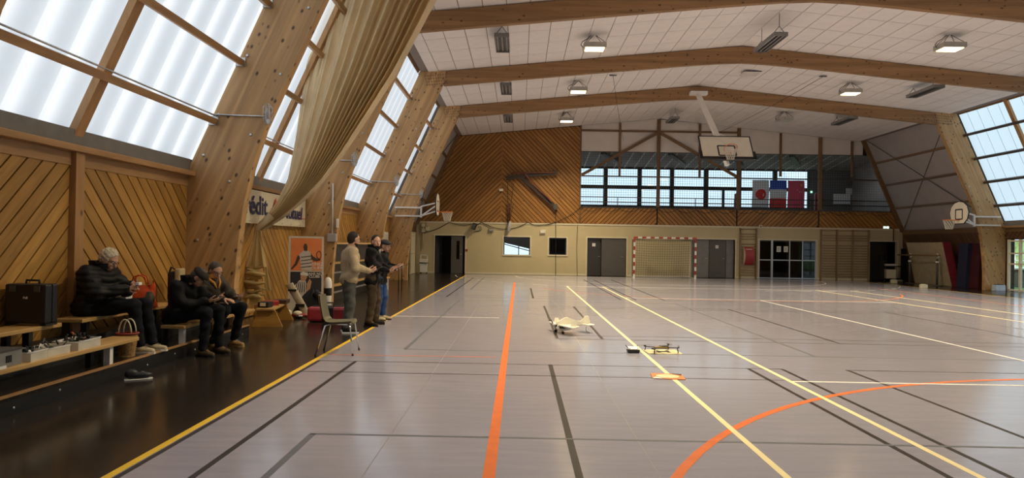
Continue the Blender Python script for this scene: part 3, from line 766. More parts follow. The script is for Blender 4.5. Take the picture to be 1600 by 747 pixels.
def side_hoop(left, label):
    sg = 1 if left else -1; X0 = -4.68 if left else mx(-4.68)
    r = thing('wall_basketball_hoop', label, 'basketball hoop', (X0, 28.6, 2.5), 0, 'hoops on the far arch')
    P = lambda x, y, z: (sg*x, y, z)
    for z in (.20, .55): part('bracket_bar', MB().beam(P(-.55, 0, z), P(.55, 0, z), .06, .06), M['white'], r)
    part('bracket_post', MB().beam(P(.55, -.02, .14), P(.55, -.02, .62), .07, .07, (0, 1, 0)), M['white'], r)
    for z0, z1 in ((.6, .76), (.2, .42), (.2, .66)): part('strut', MB().beam(P(.55, -.05, z0), P(1.22, -.15, z1), .05, .05), M['white'], r)
    # fan-shaped board in the YZ plane
    prof = [(-.30, .24), (.30, .24), (.52, .42), (.60, .70), (.50, .95), (.28, 1.10), (0, 1.15), (-.28, 1.10), (-.50, .95), (-.60, .70), (-.52, .42)]
    x0 = sg*1.24
    part('backboard', MB().prism([(y-.15, z) for y, z in prof], 0, x0-.02, x0+.02), M['board'], r)
    part('board_edge', MB().tube([(x0, y-.15, z) for y, z in prof], .025, 6, closed=True), M['black'], r)
    sq = MB(); xf = x0+sg*.024
    for z in (.42, .82): sq.bb((xf-.004, -.37, z-.025), (xf+.004, .07, z+.025))
    for y in (-.37, .07): sq.bb((xf-.004, y-.025, .42), (xf+.004, y+.025, .82))
    part('target_square', sq, M['black'], r)
    c = (sg*1.66, -.15, .38)
    part('ring', MB().tube(ring_pts(c, .225, (1, 0, 0), (0, 1, 0)), .014, 6, closed=True).beam((x0, -.15, .38), (sg*1.44, -.15, .38), .12, .03), M['orange'], r)
    part('net', hoop_net(MB(), (c[0], c[1], c[2]-.02), .215, .36), M['netw'], r)
side_hoop(True, 'fan-shaped basketball hoop on white brackets, on the left far arch leg')
side_hoop(False, 'fan-shaped basketball hoop on white brackets, on the right far arch leg')

# ------------------------------------------------------------------ handball goal
g = thing('handball_goal', 'red and white striped handball goal with sagging net', 'goal', (XC, 34.65, 0))
def striped(a, b, n, first):
    mb = MB(); a, b = Vector(a), Vector(b)
    for k in range(n): mb.cur = (k+first) % 2; mb.beam(a.lerp(b, k/n), a.lerp(b, (k+1)/n), .08, .08, (0, 1, 0))
    return mb
GM = [plain('goal_red', (.40, .045, .03), .4), M['white']]
for s in (-1, 1): part('post', striped((s*1.54, 0, 0), (s*1.54, 0, 2.0), 10, 1), GM, g)
part('crossbar', striped((-1.58, 0, 2.04), (1.58, 0, 2.04), 15, 0), GM, g)
fr = MB()
for s in (-1, 1): fr.tube([(s*1.54, .04, 2.0), (s*1.5, .8, 1.95), (s*1.5, 1.0, .03), (s*1.54, .04, .03)], .02, 6)
fr.tube([(-1.5, 1.0, .03), (1.5, 1.0, .03)], .02, 6)
part('back_frame', fr, M['white'], g)
nb = MB()
def NP(u, v):   # v 0..1 top front -> down the back
    if v < .28: y = .04+v/.28*.75; z = 1.98-.07*math.sin(v/.28*math.pi)
    else: t = (v-.28)/.72; y = .79+.2*t; z = 1.95*(1-t)+.03
    return Vector((-1.5+3*u, y-.08*math.sin(u*math.pi*2)**2*math.sin(v*math.pi), z-.05*math.sin(u*math.pi)*math.sin(v*math.pi)))
for i in range(26): nb.tube([NP(i/25, j/12) for j in range(13)], .006, 4, caps=False)
for j in range(23): nb.tube([NP(i/12, j/22) for i in range(13)], .006, 4, caps=False)
for s in (-1, 1):
    for k in range(1, 9): nb.tube([(s*1.52, .05+k*.1, .03), (s*1.52, .05+k*.093, 1.95)], .006, 4, caps=False)
    for k in range(1, 18): nb.tube([(s*1.52, .05, k*.112), (s*1.52, .95, k*.112)], .006, 4, caps=False)
part('net', nb, plain('goal_net_cord', (.14, .12, .09), .8), g)

# ------------------------------------------------------------------ wall bars
M['rung'] = wood('pale_rung_wood', (.24, .155, .08), (.36, .24, .125), .5, knots=0)
def wall_bars(x0, n, w, label):
    r = thing('wall_bars', label, 'wall bars', (x0, YB-.02, 0), 0, 'wooden wall bars')
    for k in range(n+1): part('upright', MB().bb((k*w-.03, -.14, 0), (k*w+.03, -.02, 2.64)), M['rung'], r, .005)
    zs = [2.58, 2.33, 2.20, 2.07]+[1.80-.135*k for k in range(13)]
    for k in range(n):
        for z in zs:
            if z > .06: part('rung', MB().tube([(k*w+.03, -.08, z), (k*w+w-.03, -.08, z)], .019, 8), M['rung'], r)
wall_bars(11.62, 1, .84, 'single narrow wall bar ladder with red pad')
wall_bars(15.85, 3, .83, 'wide three-bay wall bars right of the glass doors')
rp = thing('red_pad', 'curved red gym pad hung on the narrow wall bars', 'pad', (12.03, YB-.192, .72))
def padf(u, v):
    return (-.24+.48*u+.04*math.sin(v*3.1), -.14*math.sin(v*math.pi)-.01, .92*v)
part('cover', MB().grid(padf, 4, 10).grid(lambda u, v: (-.24+.48*u, .07, .92*v), 2, 4), M['redvinyl'], rp)
part('side', MB().add([padf(0, k/10) for k in range(11)]+[(-.24, .07, .92*k/10) for k in range(11)], [(k, k+1, k+12, k+11) for k in range(10)]), M['creamtrim'], rp)
part('strap', MB().bb((-.16, -.09, .80), (.16, -.075, .83)), M['white'], rp)

# ------------------------------------------------------------------ doors in the back wall
def leaf(name, x, y, ang, w, hgt, m, handle=1, glazed=False, label=None):
    r = link(name, None, None, (x, y, 0), ang); r['kind'] = 'structure'
    mb = MB()
    if glazed:
        a, b, z0, z1 = w*.45, w*.72, .75, hgt-.25
        mb.bb((0, -.02, .01), (a, .02, hgt)).bb((b, -.02, .01), (w, .02, hgt)).bb((a, -.02, .01), (b, .02, z0)).bb((a, -.02, z1), (b, .02, hgt))
        part('pane', MB().bb((a, -.006, z0), (b, .006, z1)), M['glassd'], r)
    else: mb.bb((0, -.02, .01), (w, .02, hgt))
    part('leaf', mb, m, r)
    part('handle', MB().tube([(w*.9, -.02, 1.02), (w*.9, -.07, 1.02), (w*.78, -.07, 1.02)], .012, 6), M['galv'], r)
    return r
leaf('door_1', -3.62, YB+.05, 0, .62, 1.98, M['doorgrey'], glazed=True)
d = leaf('door_2', -4.46, YB+.1, 1.25, .82, 1.98, M['doordark'])
leaf('door_3', 4.35, YB+.06, 0, 1.28, 1.98, M['doorgrey'])
d4 = leaf('door_4', 3.61, YB+.10, .12, .73, 1.98, M['doordark'])
part('door_number', MB().bb((.25, -.032, 1.55), (.42, -.021, 1.72)), M['white'], d4)
leaf('door_5', 10.05, YB+.10, 0, .86, 2.0, M['doorgrey'])
part('door_number', MB().bb((.32, -.032, 1.55), (.48, -.021, 1.72)), M['white'], bpy.data.objects['door_5'])
leaf('door_6', 9.12, YB+.10, 0, .9, 2.0, M['grey'])
leaf('door_7', 10.94, YB+.14, .15, .42, 2.0, M['grey'])
leaf('door_8', 18.47, YB+.12, .35, 1.25, 2.02, M['doordark'])
sf = link('door_9', None, None, (12.64, YB+.04, 0)); sf['kind'] = 'structure'        # glazed double doors
for x in (.02, .66, .72, 1.62, 2.30, 2.98): part('stile', MB().bb((x-.025, -.03, 0), (x+.025, .03, 2.02)), M['alu'], sf)
for z in (.04, .99, 2.0):
    for a, b in ((.05, .64), (.75, 1.6), (1.65, 2.28), (2.33, 2.96)): part('crossrail', MB().bb((a, -.025, z-.025), (b, .025, z+.025)), M['alu' if z < 1.5 else 'dgrey'], sf)
for a, b in ((.05, .64), (.75, 1.6), (1.65, 2.28), (2.33, 2.96)):
    for z0, z1 in ((.07, .96), (1.02, 1.97)): part('pane', MB().bb((a, -.004, z0), (b, .004, z1)), M['glassd'], sf)
for x in (1.05, 1.42): 
    n_ = part('paper_notice', MB().bb((x-.11, -.014, 1.42), (x+.11, -.008, 1.72)), M['white'], sf)
    for k in range(4): part('print', MB().bb((x-.07, -.017, 1.48+k*.05), (x+.05, -.0145, 1.50+k*.05)), M['grey'], n_)
# office windows
for n, (a, b, z0, z1) in enumerate(OP[1:3]):
    w_ = link('window_office_%d' % (n+1), None); w_['kind'] = 'structure'
    part('pane', MB().bb((a, YB+.1, z0), (b, YB+.106, z1)), M['glass' if n == 0 else 'glassd'], w_)
    part('frame', MB().bb((a, YB+.08, z0), (a+.05, YB+.13, z1)).bb((b-.05, YB+.08, z0), (b, YB+.13, z1)).bb((a, YB+.08, z1-.05), (b, YB+.13, z1)), M['dgrey'], w_)
of = thing('office_backdrop', 'glowing panel and sloping ceiling set behind the office window', 'room', (-.14, 37.6, 1.0))
part('glow_panel', MB().prism([(-.95, 0), (.95, 0), (.95, .30), (-.95, .72)], 1, .6, .62), glow('office_panel_glow', (.75, .9, 1.), 1.0), of)  # emissive panel with a sloped top, set behind the pane
part('sloping_ceiling', MB().prism([(-.95, .74), (.95, .30), (.95, 1.3), (-.95, 1.3)], 1, .52, .62), M['greyclad'], of)
part('glazing_bar', MB().beam((.1, .57, 0), (.1, .57, .55), .05, .05, (0, 1, 0)).beam((-.95, .57, .66), (.95, .57, .18), .05, .05, (0, 1, 0)), M['red'], of)

# ------------------------------------------------------------------ fittings on the back wall
def wpt(px, py, d=.0): v = at(px, py, Y=YB-d); return v
def cable(name, pts, label, r=.016, sg=.0):
    P = []
    for a, b in zip(pts, pts[1:]): P += sag(a, b, sg, 8)[:-1]
    P.append(Vector(pts[-1])); solo(name, MB().tube(P, r, 5), M['rope'], label, 'cable')
cable('wall_cable', [wpt(660, 364, .05), wpt(702, 347, .05), wpt(737, 350, .05), wpt(752, 347, .05), wpt(790, 358, .05), wpt(825, 347, .05), wpt(850, 351, .05)], 'black cable looping along the top of the cream wall', .017, .1)
cable('wall_cable', [wpt(850, 351.5, .06), wpt(880, 342, .06), wpt(907, 324, .06)], 'black cable swooping up to the gallery corner', .016, .06)
cable('wall_cable', [wpt(908+30*k, 325+.5*k, .08) for k in range(17)], 'scalloped black cable hung along the gallery parapet', .012, .16)
cable('pull_cord', [wpt(868.3, 326, .10), wpt(868.3, 429, .10)], 'black pull cord hanging past the dark office window', .014)
cable('pull_cord', [wpt(902.5, 352, .06), wpt(901, 388, .06), wpt(902, 430, .06)], 'black cord hanging on cream wall left of the double doors', .012)
# wall mounted steel frame on the boards
M['dullred'] = plain('dull_red_steel', (.17, .045, .025), .6)
wf_ = thing('folded_hoop_frame', 'folded steel hoop frame of black and red arms on the boards', 'steel frame', (wpt(830, 300)))
o0 = Vector(wpt(830, 300)); W = lambda px, py, d: wpt(px, py, d)-o0
part('black_arm', MB().beam(W(792, 277.5, .20), W(871, 270, .20), .12, .2, (0, 0, 1)), plain('frame_black', (.05, .03, .025), .5), wf_)
part('red_arm', MB().beam(W(800, 270, .30), W(866, 269.5, .30), .07, .07), M['dullred'], wf_)
part('black_brace', MB().beam(W(812, 275, .15), W(868, 324, .15), .12, .19), plain('frame_black_brace', (.05, .03, .025), .5), wf_)
part('red_brace', MB().beam(W(818, 270, .30), W(862, 315, .30), .07, .06), M['dullred'], wf_)
part('pivot', MB().bb(W(864.5, 319, .24), W(870.5, 328, .0)), M['dgrey'], wf_)
part('wall_plate', MB().bb(W(793, 273, .14), W(799, 281, .0)), M['dgrey'], wf_); part('wall_plate', MB().bb(W(862, 267, .14), W(869, 273, .0)), M['dgrey'], wf_)
cp = thing('climbing_ropes', 'bundle of dark ropes and red handles hanging beside the folded frame', 'ropes', wpt(797, 310, .12)); o0 = Vector(wpt(797, 310, .12))
for a, b in (((793.5, 284), (793.5, 352)), ((803, 285), (795, 345)), ((795, 316), (796, 350)), ((802, 318), (797, 344))): part('rope', MB().tube([W(*a, .14), W(*b, .14)], .014, 5), M['rope'], cp)
part('handle', MB().tube([W(799, 318, .15), W(796, 345, .15)], .03, 6).tube([W(794, 316, .15), W(794.5, 340, .15)], .03, 6), plain('dull_red_handle', (.16, .05, .03), .6), cp)
part('plastic_wrap', MB().tube([W(797, 346, .17), W(796, 352, .17), W(794.5, 360, .2), W(793, 364, .2)], [.05, .10, .09, .03], 8), M['lampoff'], cp)
sp = thing('wall_speaker', 'black loudspeaker tilted on a bracket above the cream wall', 'loudspeaker', wpt(741, 354, .25))
part('cabinet', MB().box((0, 0, 0), (.22, .24, .34), Matrix.Rotation(.35, 3, 'Y')), M['blackm'], sp, .02)
part('grille', MB().box((-.03, -.125, 0), (.18, .01, .28), Matrix.Rotation(.35, 3, 'Y')), M['dgrey'], sp)
part('bracket', MB().tube([(.05, .1, 0), (.1, .26, .1)], .02, 6), M['dgrey'], sp)
wc = thing('wire_loop', 'tangle of dark wire hung below the loudspeaker', 'wire', wpt(746, 358, .05))
part('loop', MB().tube([(.0, 0, .1), (.17, 0, .14), (.22, 0, 0), (.12, 0, -.1), (-.1, 0, -.13), (-.22, 0, -.2)], .014, 5).tube([(-.1, 0, .05), (-.18, 0, -.12), (.1, 0, -.08), (.12, 0, .05)], .010, 5), M['rope'], wc)
for (px, py, w2, h2, lb, m) in ((848, 362, .30, .20, 'white emergency light box above the dark office window', 'creamtrim'), (783, 297, .22, .14, 'white sensor box on the brown boards', 'creamtrim'), (767.5, 360, .26, .14, 'white caged fitting above the bright office window', 'offwhite')):
    f_ = thing('wall_fitting', lb, 'wall fitting', wpt(px, py, .0)); part('box', MB().bb((-w2/2, -.10, -h2/2), (w2/2, -.002, h2/2)), M[m], f_, .015)
    part('cover', MB().bb((-w2*.35, -.115, -h2*.3), (w2*.35, -.10, h2*.2)), M['white'], f_)
cg_ = MB()
for k in range(6): cg_.tube([(-.15+k*.06, -.14, -.12), (-.15+k*.06, -.14, .08)], .006, 4)
for z in (-.12, -.02, .08): cg_.tube([(-.16, -.14, z), (.16, -.14, z)], .006, 4)
part('cage', cg_, M['rope'], f_)
al = thing('alarm_button', 'small red alarm call point beside the left doorway', 'alarm', wpt(729, 391, 0)); part('case', MB().bb((-.06, -.05, -.06), (.06, -.002, .06)), M['red'], al, .01); part('button', MB().lathe([(.03, 0), (.03, .012)], 12, (0, -.05, 0), Matrix.Rotation(math.pi/2, 3, 'X')), M['dgrey'], al)
ex = thing('exit_sign', 'green-white lit exit sign over the far right doorway', 'sign', wpt(1383.5, 355.5, 0)); part('case', MB().bb((-.16, -.07, -.07), (.16, -.002, .07)), M['grey'], ex)
part('lit_face', MB().bb((-.14, -.08, -.05), (-.02, -.071, .05)).bb((.02, -.08, -.05), (.14, -.071, .05)), glow('exit_glow', (.65, 1., .75), 2.2), ex)
cv = thing('camera_dome', 'small white box on the ledge above the ladder', 'wall fitting', wpt(1188, 353.5, .02)); part('case', MB().bb((-.08, -.1, -.06), (.08, -.03, .06)), M['creamtrim'], cv, .01); part('lens', MB().ball((0, -.1, -.02), .035), M['black'], cv)
wp2 = solo('drain_pipe', MB().tube([wpt(1396, 356, .06), wpt(1396, 377, .06)], .03, 8), M['batten'], 'short brown pipe above the far right doorway', 'pipe')
# flags on the gallery rail
def flag(px0, name, label, mats, band):
    a = at(px0, 281, Y=YB+.28); w_, h_ = .90, 1.46
    r = thing(name, label, 'flag', (a.x, YB+.30, 5.24), 0, 'national flags hung in the gallery')
    def cl(u, v, o=0): return (w_*u+.02*math.sin(v*5), .05*math.sin(u*7+v*2)+.03*math.sin(v*4+1)-o, -h_*v)
    mb = MB(); n = 18
    for j in range(n):
        mb.cur = band(j/n)
        mb.add([cl(i/8, j/n) for i in range(9)]+[cl(i/8, (j+1)/n) for i in range(9)], [(i, i+1, i+10, i+9) for i in range(8)], True)
    part('cloth', mb, mats, r); return r, cl
def cloth(name, col):
    m, nt, b = nodes(name); nt.nodes.remove(b); L = nt.links.new; out = nt.nodes['Material Output']
    d = N(nt, 'ShaderNodeBsdfDiffuse'); d.inputs[0].default_value = (*col, 1); t = N(nt, 'ShaderNodeBsdfTranslucent'); t.inputs[0].default_value = (*col, 1)
    mx_ = N(nt, 'ShaderNodeMixShader'); mx_.inputs[0].default_value = .55; L(d.outputs[0], mx_.inputs[1]); L(t.outputs[0], mx_.inputs[2]); L(mx_.outputs[0], out.inputs[0]); return m
M['fw'] = cloth('flag_white', (.80, .80, .80)); M['fr'] = cloth('flag_red', (.78, .05, .05)); M['fb'] = cloth('flag_blue', (.03, .10, .55)); M['fc'] = cloth('flag_crimson', (.72, .09, .16)); M['fy'] = cloth('flag_gold', (.85, .5, .2))
r, cl = flag(1176, 'hanging_flag', 'white flag with red disc hung in the gallery', [M['fw']], lambda t: 0)
def disc(cl, cu, cv, ru, rv, o=.012, n=24): 
    return MB().add([cl(cu, cv, o)]+[cl(cu+ru*math.cos(2*math.pi*k/n), cv+rv*math.sin(2*math.pi*k/n), o) for k in range(n)], [(0, 1+k, 1+(k+1) % n) for k in range(n)])
part('red_disc', disc(cl, .5, .53, .31, .19), M['fr'], r)
r, cl = flag(1203.5, 'hanging_flag', 'blue white red banded flag hung in the gallery', [M['fb'], M['fw'], M['fr']], lambda t: min(2, int(t*3)))
r, cl = flag(1231.5, 'hanging_flag', 'red flag with small gold stars hung in the gallery', [M['fc']], lambda t: 0)
def star(cl, cu, cv, s):
    pts = [cl(cu+s*(1 if k % 2 == 0 else .4)*math.sin(math.pi*k/5), cv-s*.62*(1 if k % 2 == 0 else .4)*math.cos(math.pi*k/5), .012) for k in range(10)]
    return MB().add([cl(cu, cv, .012)]+pts, [(0, 1+k, 1+(k+1) % 10) for k in range(10)])
for cu, cv, s in ((.78, .17, .13), (.52, .35, .05), (.66, .42, .05), (.80, .42, .05), (.90, .35, .05)): part('star', star(cl, cu, cv, s), M['fy'], r)
es = thing('gallery_exit_light', 'tiny green light on the grey gallery wall', 'sign', (at(1268, 300, Y=gy-.05))); part('lit_face', MB().bb((-.05, -.02, -.05), (.05, .02, .05)), glow('green_glow', (.3, 1., .6), 2.), es)
for (a, b, c, d_), lb in (((1302, 303, 1329, 319), 'white notice sheet on the dark gallery wall'), ((1322, 294, 1334, 304), 'small pale notice above the larger gallery sheet')):
    p0, p1 = at(a, b, Y=gy-.03), at(c, d_, Y=gy-.03); solo('notice_sheet', MB().bb((p0.x, gy-.03, p0.z), (p1.x, gy-.005, p1.z)), M['white'], lb, 'notice')
for px in (1152, 1277):
    p0 = at(px, 303, Y=YB+.32); solo('red_extinguisher_post', MB().bb((p0.x-.12, YB+.3, 2.9), (p0.x+.1, YB+.42, p0.z)).bb((p0.x-.08, YB+.28, p0.z), (p0.x+.06, YB+.4, p0.z+.04)), M['redvinyl'], 'red padded panel standing by the %s gallery post' % ('middle' if px < 1200 else 'right'), 'panel')

# ------------------------------------------------------------------ right-hand end: mats, posts, boxes, glazed door
def mat_(label, x, y0, y1, hgt, lean, th_, m1, m2):
    r = thing('crash_mat', label, 'gym mat', (x, 0, 0), 0, 'crash mats leaning on the right wall')
    q = lambda o, t: (o+lean*t, hgt*t)
    part('cover', MB().prism([(0, 0), (lean, hgt), (lean+th_, hgt), (th_, 0)], 1, y0+.03, y1), M[m1] if isinstance(m1, str) else m1, r, .02)
    part('edge', MB().prism([(-.01, .0), (lean-.01, hgt+.015), (lean+th_+.01, hgt+.015), (th_+.01, 0)], 1, y0, y0+.03), m2, r)
    return r
M['matcream'] = plain('cream_mat_canvas', (.40, .33, .21), .6, var=.1, bump=.4, bscale=5.)
M['matred'] = plain('dark_red_mat', (.20, .018, .03), .5); M['matblue'] = plain('navy_mat', (.02, .025, .06), .5)
mat_('large cream crash mat with dark red edge leaning on the right wall', 19.62, 31.25, 34.2, 2.0, -.45, .34, 'matcream', M['matred'])
mat_('navy crash mat standing just right of the cream one', 19.62, 30.35, 31.0, 1.95, .12, .14, 'matblue', M['matblue'])
mat_('thin dark red mat against the wall beside the navy one', 19.78, 29.75, 31.1, 1.98, .12, .12, plain('maroon_mat', (.06, .01, .015), .5), plain('maroon_edge', (.06, .01, .015), .5))
for (px, py), lb in (((1421, 438), 'dark volleyball post standing left of the cream mat'), ((1467, 443), 'dark volleyball post standing before the cream mat')):
    b = at(px, py, Z=0); b.y = min(b.y, 35.6); r = thing('volleyball_post', lb, 'post', (19.08, 31.5 if px > 1440 else 33.7, 0), 0, 'volleyball posts')
    part('post', MB().tube([(0, 0, .04), (0, 0, 1.25)], .045, 10), M['dgrey'], r); part('sleeve', MB().tube([(0, 0, 1.05), (0, 0, 1.13)], .07, 10), M['white'], r)
    part('hook', MB().tube([(0, 0, 1.25), (.07, 0, 1.32), (.06, 0, 1.42), (-.02, 0, 1.48)], .025, 6), M['white'], r); part('base', MB().lathe([(.2, 0), (.2, .03), (.06, .05)], 16), M['dgrey'], r)
solo('long_pole', MB().tube([(19.0, 31.2, 1.40), (19.0, 34.6, 1.38)], .035, 8), M['batten'], 'long brown pole resting across both volleyball posts', 'pole')
tr = thing('equipment_trolley', 'dark trolley with pale boxes near the far right corner', 'trolley', (19.3, 35.6, 0))
part('frame', MB().bb((-.6, -.2, .1), (.6, .2, .16)).bb((-.6, -.2, .75), (.6, .2, .80)).bb((-.62, -.2, .1), (-.56, .2, 1.4)).bb((.5, -.2, .1), (.56, .2, 1.7)), M['black'], tr)
part('box', MB().bb((-.42, -.17, .16), (.05, .17, .62)), M['creamtrim'], tr); part('box', MB().bb((-.45, -.17, .8), (.1, .17, .9)), M['offwhite'], tr)
for s in (-1, 1): part('wheel', MB().lathe([(.05, -.02), (.05, .02)], 12, (s*.5, -.15, .05), Matrix.Rotation(math.pi/2, 3, 'X')), M['black'], tr)
for (px, py), lb in (((1396.5, 440), 'small cream block on the floor by the far corner'), ((1443, 448), 'small cream block on the floor before the cream mat')):
    b = at(px, py+2, Z=0); solo('floor_block', MB().bb((-.14, -.08, 0), (.14, .08, .15)).bb((-.1, -.05, .15), (.1, .05, .17)), M['creamtrim'], lb, 'block', b, 0, 'cream floor blocks', .01)
bx_ = thing('pale_blue_box', 'pale blue box at the foot of the right arch leg', 'box', (19.72, 28.4, 0)); part('body', MB().bb((-.2, -.13, 0), (.2, .13, .24)), plain('pale_blue_plastic', (.50, .58, .68), .5), bx_, .01)
for k in (-1, 0, 1): part('clip', MB().bb((k*.13-.03, -.05, .24), (k*.13+.03, .05, .28)), M['dgrey'], bx_)
dr = link('door_10', None, None, (mx(XW)-.05, 23.2, 0)); dr['kind'] = 'structure'
for y in (5.2, 4.55, 3.2, 1.85, .5, .06): part('stile', MB().bb((-.04, y-.05, 0), (.04, y+.05, 2.12)), M['creamtrim'], dr)
for z in (.06, 1.12, 1.55, 2.06): part('crossrail', MB().bb((-.035, .05, z-.03), (.035, 5.2, z+.03)), M['creamtrim'], dr)
for a, b in ((.11, .45), (.55, 1.8), (1.9, 3.15), (3.25, 4.5), (4.6, 5.15)): part('pane', MB().bb((-.005, a, .1), (.005, b, 2.05)), M['glass'], dr)
ct = thing('garden_container', 'grey garden container standing on the lawn outside', 'container', (24.3, 33.0, -.06)); part('body', MB().bb((-.5, -.6, 0), (.6, .6, .75)), M['grey'], ct, .03); part('lid', MB().bb((-.53, -.63, .75), (.63, .63, .85)), M['dgrey'], ct, .02)
fn_ = thing('outside_fence', 'pale fence far across the lawn outside', 'fence', (34, 40, -.06))
for k in range(14): part('post', MB().bb((-.05, -7+k*1.2, 0), (.05, -6.9+k*1.2, 1.6)), M['white'], fn_)
for z in (.6, 1.1, 1.5): part('rail', MB().bb((-.03, -7, z), (.03, 9, z+.06)), M['white'], fn_)
hd = thing('outside_hedge', 'pale yellow-green hedge seen beyond the glazed door', 'hedge', (60, 60, -.06)); part('foliage', MB().bb((0, -25, 0), (3, 30, 3.2)), plain('hedge_leaves', (.28, .36, .12), .9, var=.4, scale=2.), hd)
# ================================================================== bleachers and benches along the left wall
bl = thing('bleacher', 'low black stepped spectator platform along the left wall', 'bleacher', (-4.4, 5.56, 0))
part('platform', MB().bb((-.62, 0, .13), (0, 5.62, .17)), M['floor_dark'], bl)
part('kick_board', MB().bb((-.02, 0, 0), (0, 5.62, .13)), M['black'], bl)
part('edge_strip', MB().bb((-.03, 0, .165), (.008, 5.62, .185)), M['timber_y'], bl)
part('rear_step', MB().bb((-.98, 0, .17), (-.62, 5.6, .40)), M['black'], bl)
part('rear_riser', MB().bb((-.62, 0, .17), (-.60, 5.6, .42)), M['blackm'], bl)
for k, y in enumerate((.4, 1.0, 2.55, 3.2, 3.75, 4.35, 5.35)): part('screw_cap', MB().lathe([(.012, 0), (.012, .006)], 8, (0.0, y, .06+.03*(k % 2)), Matrix.Rotation(math.pi/2, 3, 'Y')), M['galv'], bl)
def bench(name, x0, x1, y0, y1, z, zb, label, legs):
    r = thing(name, label, 'bench', (x0, y0, 0), 0, 'bleacher benches')
    part('seat_board', MB().bb((0, 0, z-.045), (x1-x0, y1-y0, z)), M['bench'], r, .008)
    for y in legs: part('leg', MB().bb(((x1-x0)-.10, y-.03, zb), ((x1-x0)-.03, y+.03, z-.045)), M['white' if x0 > -5 else 'black'], r); part('leg', MB().bb((.02, y-.03, zb), (.08, y+.03, z-.045)), M['black'], r)
    return r
bench('bench', -4.72, -4.40, 5.56, 7.93, .42, .17, 'near front bench board holding boxes and parts trays', (.2, 1.88))
bench('bench', -4.72, -4.40, 9.0, 11.42, .42, .17, 'front bench board under the two seated men', (.08, 1.2, 1.95))
bench('bench', -5.36, -5.02, 5.56, 7.50, .62, .40, 'near rear bench board holding the black case', (.2, 1.5))
bench('bench', -5.36, -5.02, 7.85, 11.15, .62, .40, 'rear bench board under the white-haired man and orange bag', (.15, 1.7, 2.6))
# folded bleacher in the next bay
fbx = thing('folded_bleacher', 'pushed-in dark bleacher with pale board edges behind the standing men', 'bleacher', (-5.4, 17.55, 0))
part('body', MB().bb((0, 0, 0), (.5, 5.2, 1.50)), M['black'], fbx)
for z, d in ((1.50, .62), (.98, .60), (.40, .64)): part('seat_board', MB().bb((.3, 0, z), (d, 5.2, z+.05)), M['bench'], fbx)
for z in (.72, .2): part('rail', MB().bb((.5, 0, z), (.53, 5.2, z+.04)), M['grey'], fbx)
# ------------------------------------------------------------------ things lying on the benches
ca = thing('black_case', 'large black ribbed hard case standing on the rear bench', 'case', (-5.19, 7.28, .62))
part('shell', MB().bb((-.23, -.11, .02), (.21, .0, .44)), M['black'], ca, .02); part('lid', MB().bb((-.23, .004, .02), (.21, .09, .44)), M['black'], ca, .02)
part('handle', MB().tube([(-.07, -.01, .44), (-.07, -.01, .475), (.07, -.01, .475), (.07, -.01, .44)], .012, 6), M['blackm'], ca)
for x in (-.14, .12): part('latch', MB().bb((x-.03, -.125, .36), (x+.03, -.11, .42)), M['dgrey'], ca)
for x in (-.2, .18): part('foot', MB().bb((x-.03, -.1, 0), (x+.03, .08, .02)), M['blackm'], ca)
text('Peli', .035, M['white'], ca, frame4((-.03, -.1125, .285), (1, 0, 0), (0, 0, 1)), 'lettering', .0008)
M['bagorange'] = plain('orange_plastic_bag', (.62, .085, .02), .32, var=.25, scale=9., bump=.6, bscale=14.)
bg_ = thing('orange_shopping_bag', 'crumpled orange shopping bag on the rear bench', 'bag', (-5.13, 9.24, .62), .25)
def bagf(u, v):
    a = 2*math.pi*u; k = 1-.18*v; c, s = math.cos(a), math.sin(a)
    sx = .20*k*(abs(c)**.5)*(1 if c > 0 else -1); sy = .12*k*(1-.3*v)*(abs(s)**.5)*(1 if s > 0 else -1)
    return (sx+.015*math.sin(9*v+5*u*6.28), sy+.012*math.sin(7*v+4*u*6.28), .33*v+.035*v*math.cos(2*a)+.02*v*math.sin(3*a))
part('body', MB().grid(bagf, 32, 10), M['bagorange'], bg_)
for y in (-.06, .06): part('handle', MB().tube([(-.09, y, .32), (-.07, y, .42), (0, y*1.5, .45), (.07, y, .42), (.09, y, .32)], .010, 6), M['bagorange'], bg_)
part('printed_panel', MB().grid(lambda u, v: tuple(np.array(bagf(.80+.13*u, .22+.5*v))*np.array([1.04, 1.06, 1])), 6, 5), plain('bag_print_dark', (.06, .05, .03), .4, var=.9, scale=22.), bg_)
wx = thing('white_carton', 'small white open carton on the rear bench before the bag', 'box', (-5.11, 8.76, .62), .1)
part('tray', MB().bb((-.10, -.09, 0), (.10, .09, .012)).bb((-.10, -.09, .012), (-.088, .09, .20)).bb((.088, -.09, .012), (.10, .09, .20)).bb((-.088, -.09, .012), (.088, -.078, .20)).bb((-.088, .078, .012), (.088, .09, .20)), M['white'], wx)
part('flap', MB().box((.0, .12, .215), (.19, .09, .005), Matrix.Rotation(.4, 3, 'X')), M['white'], wx)
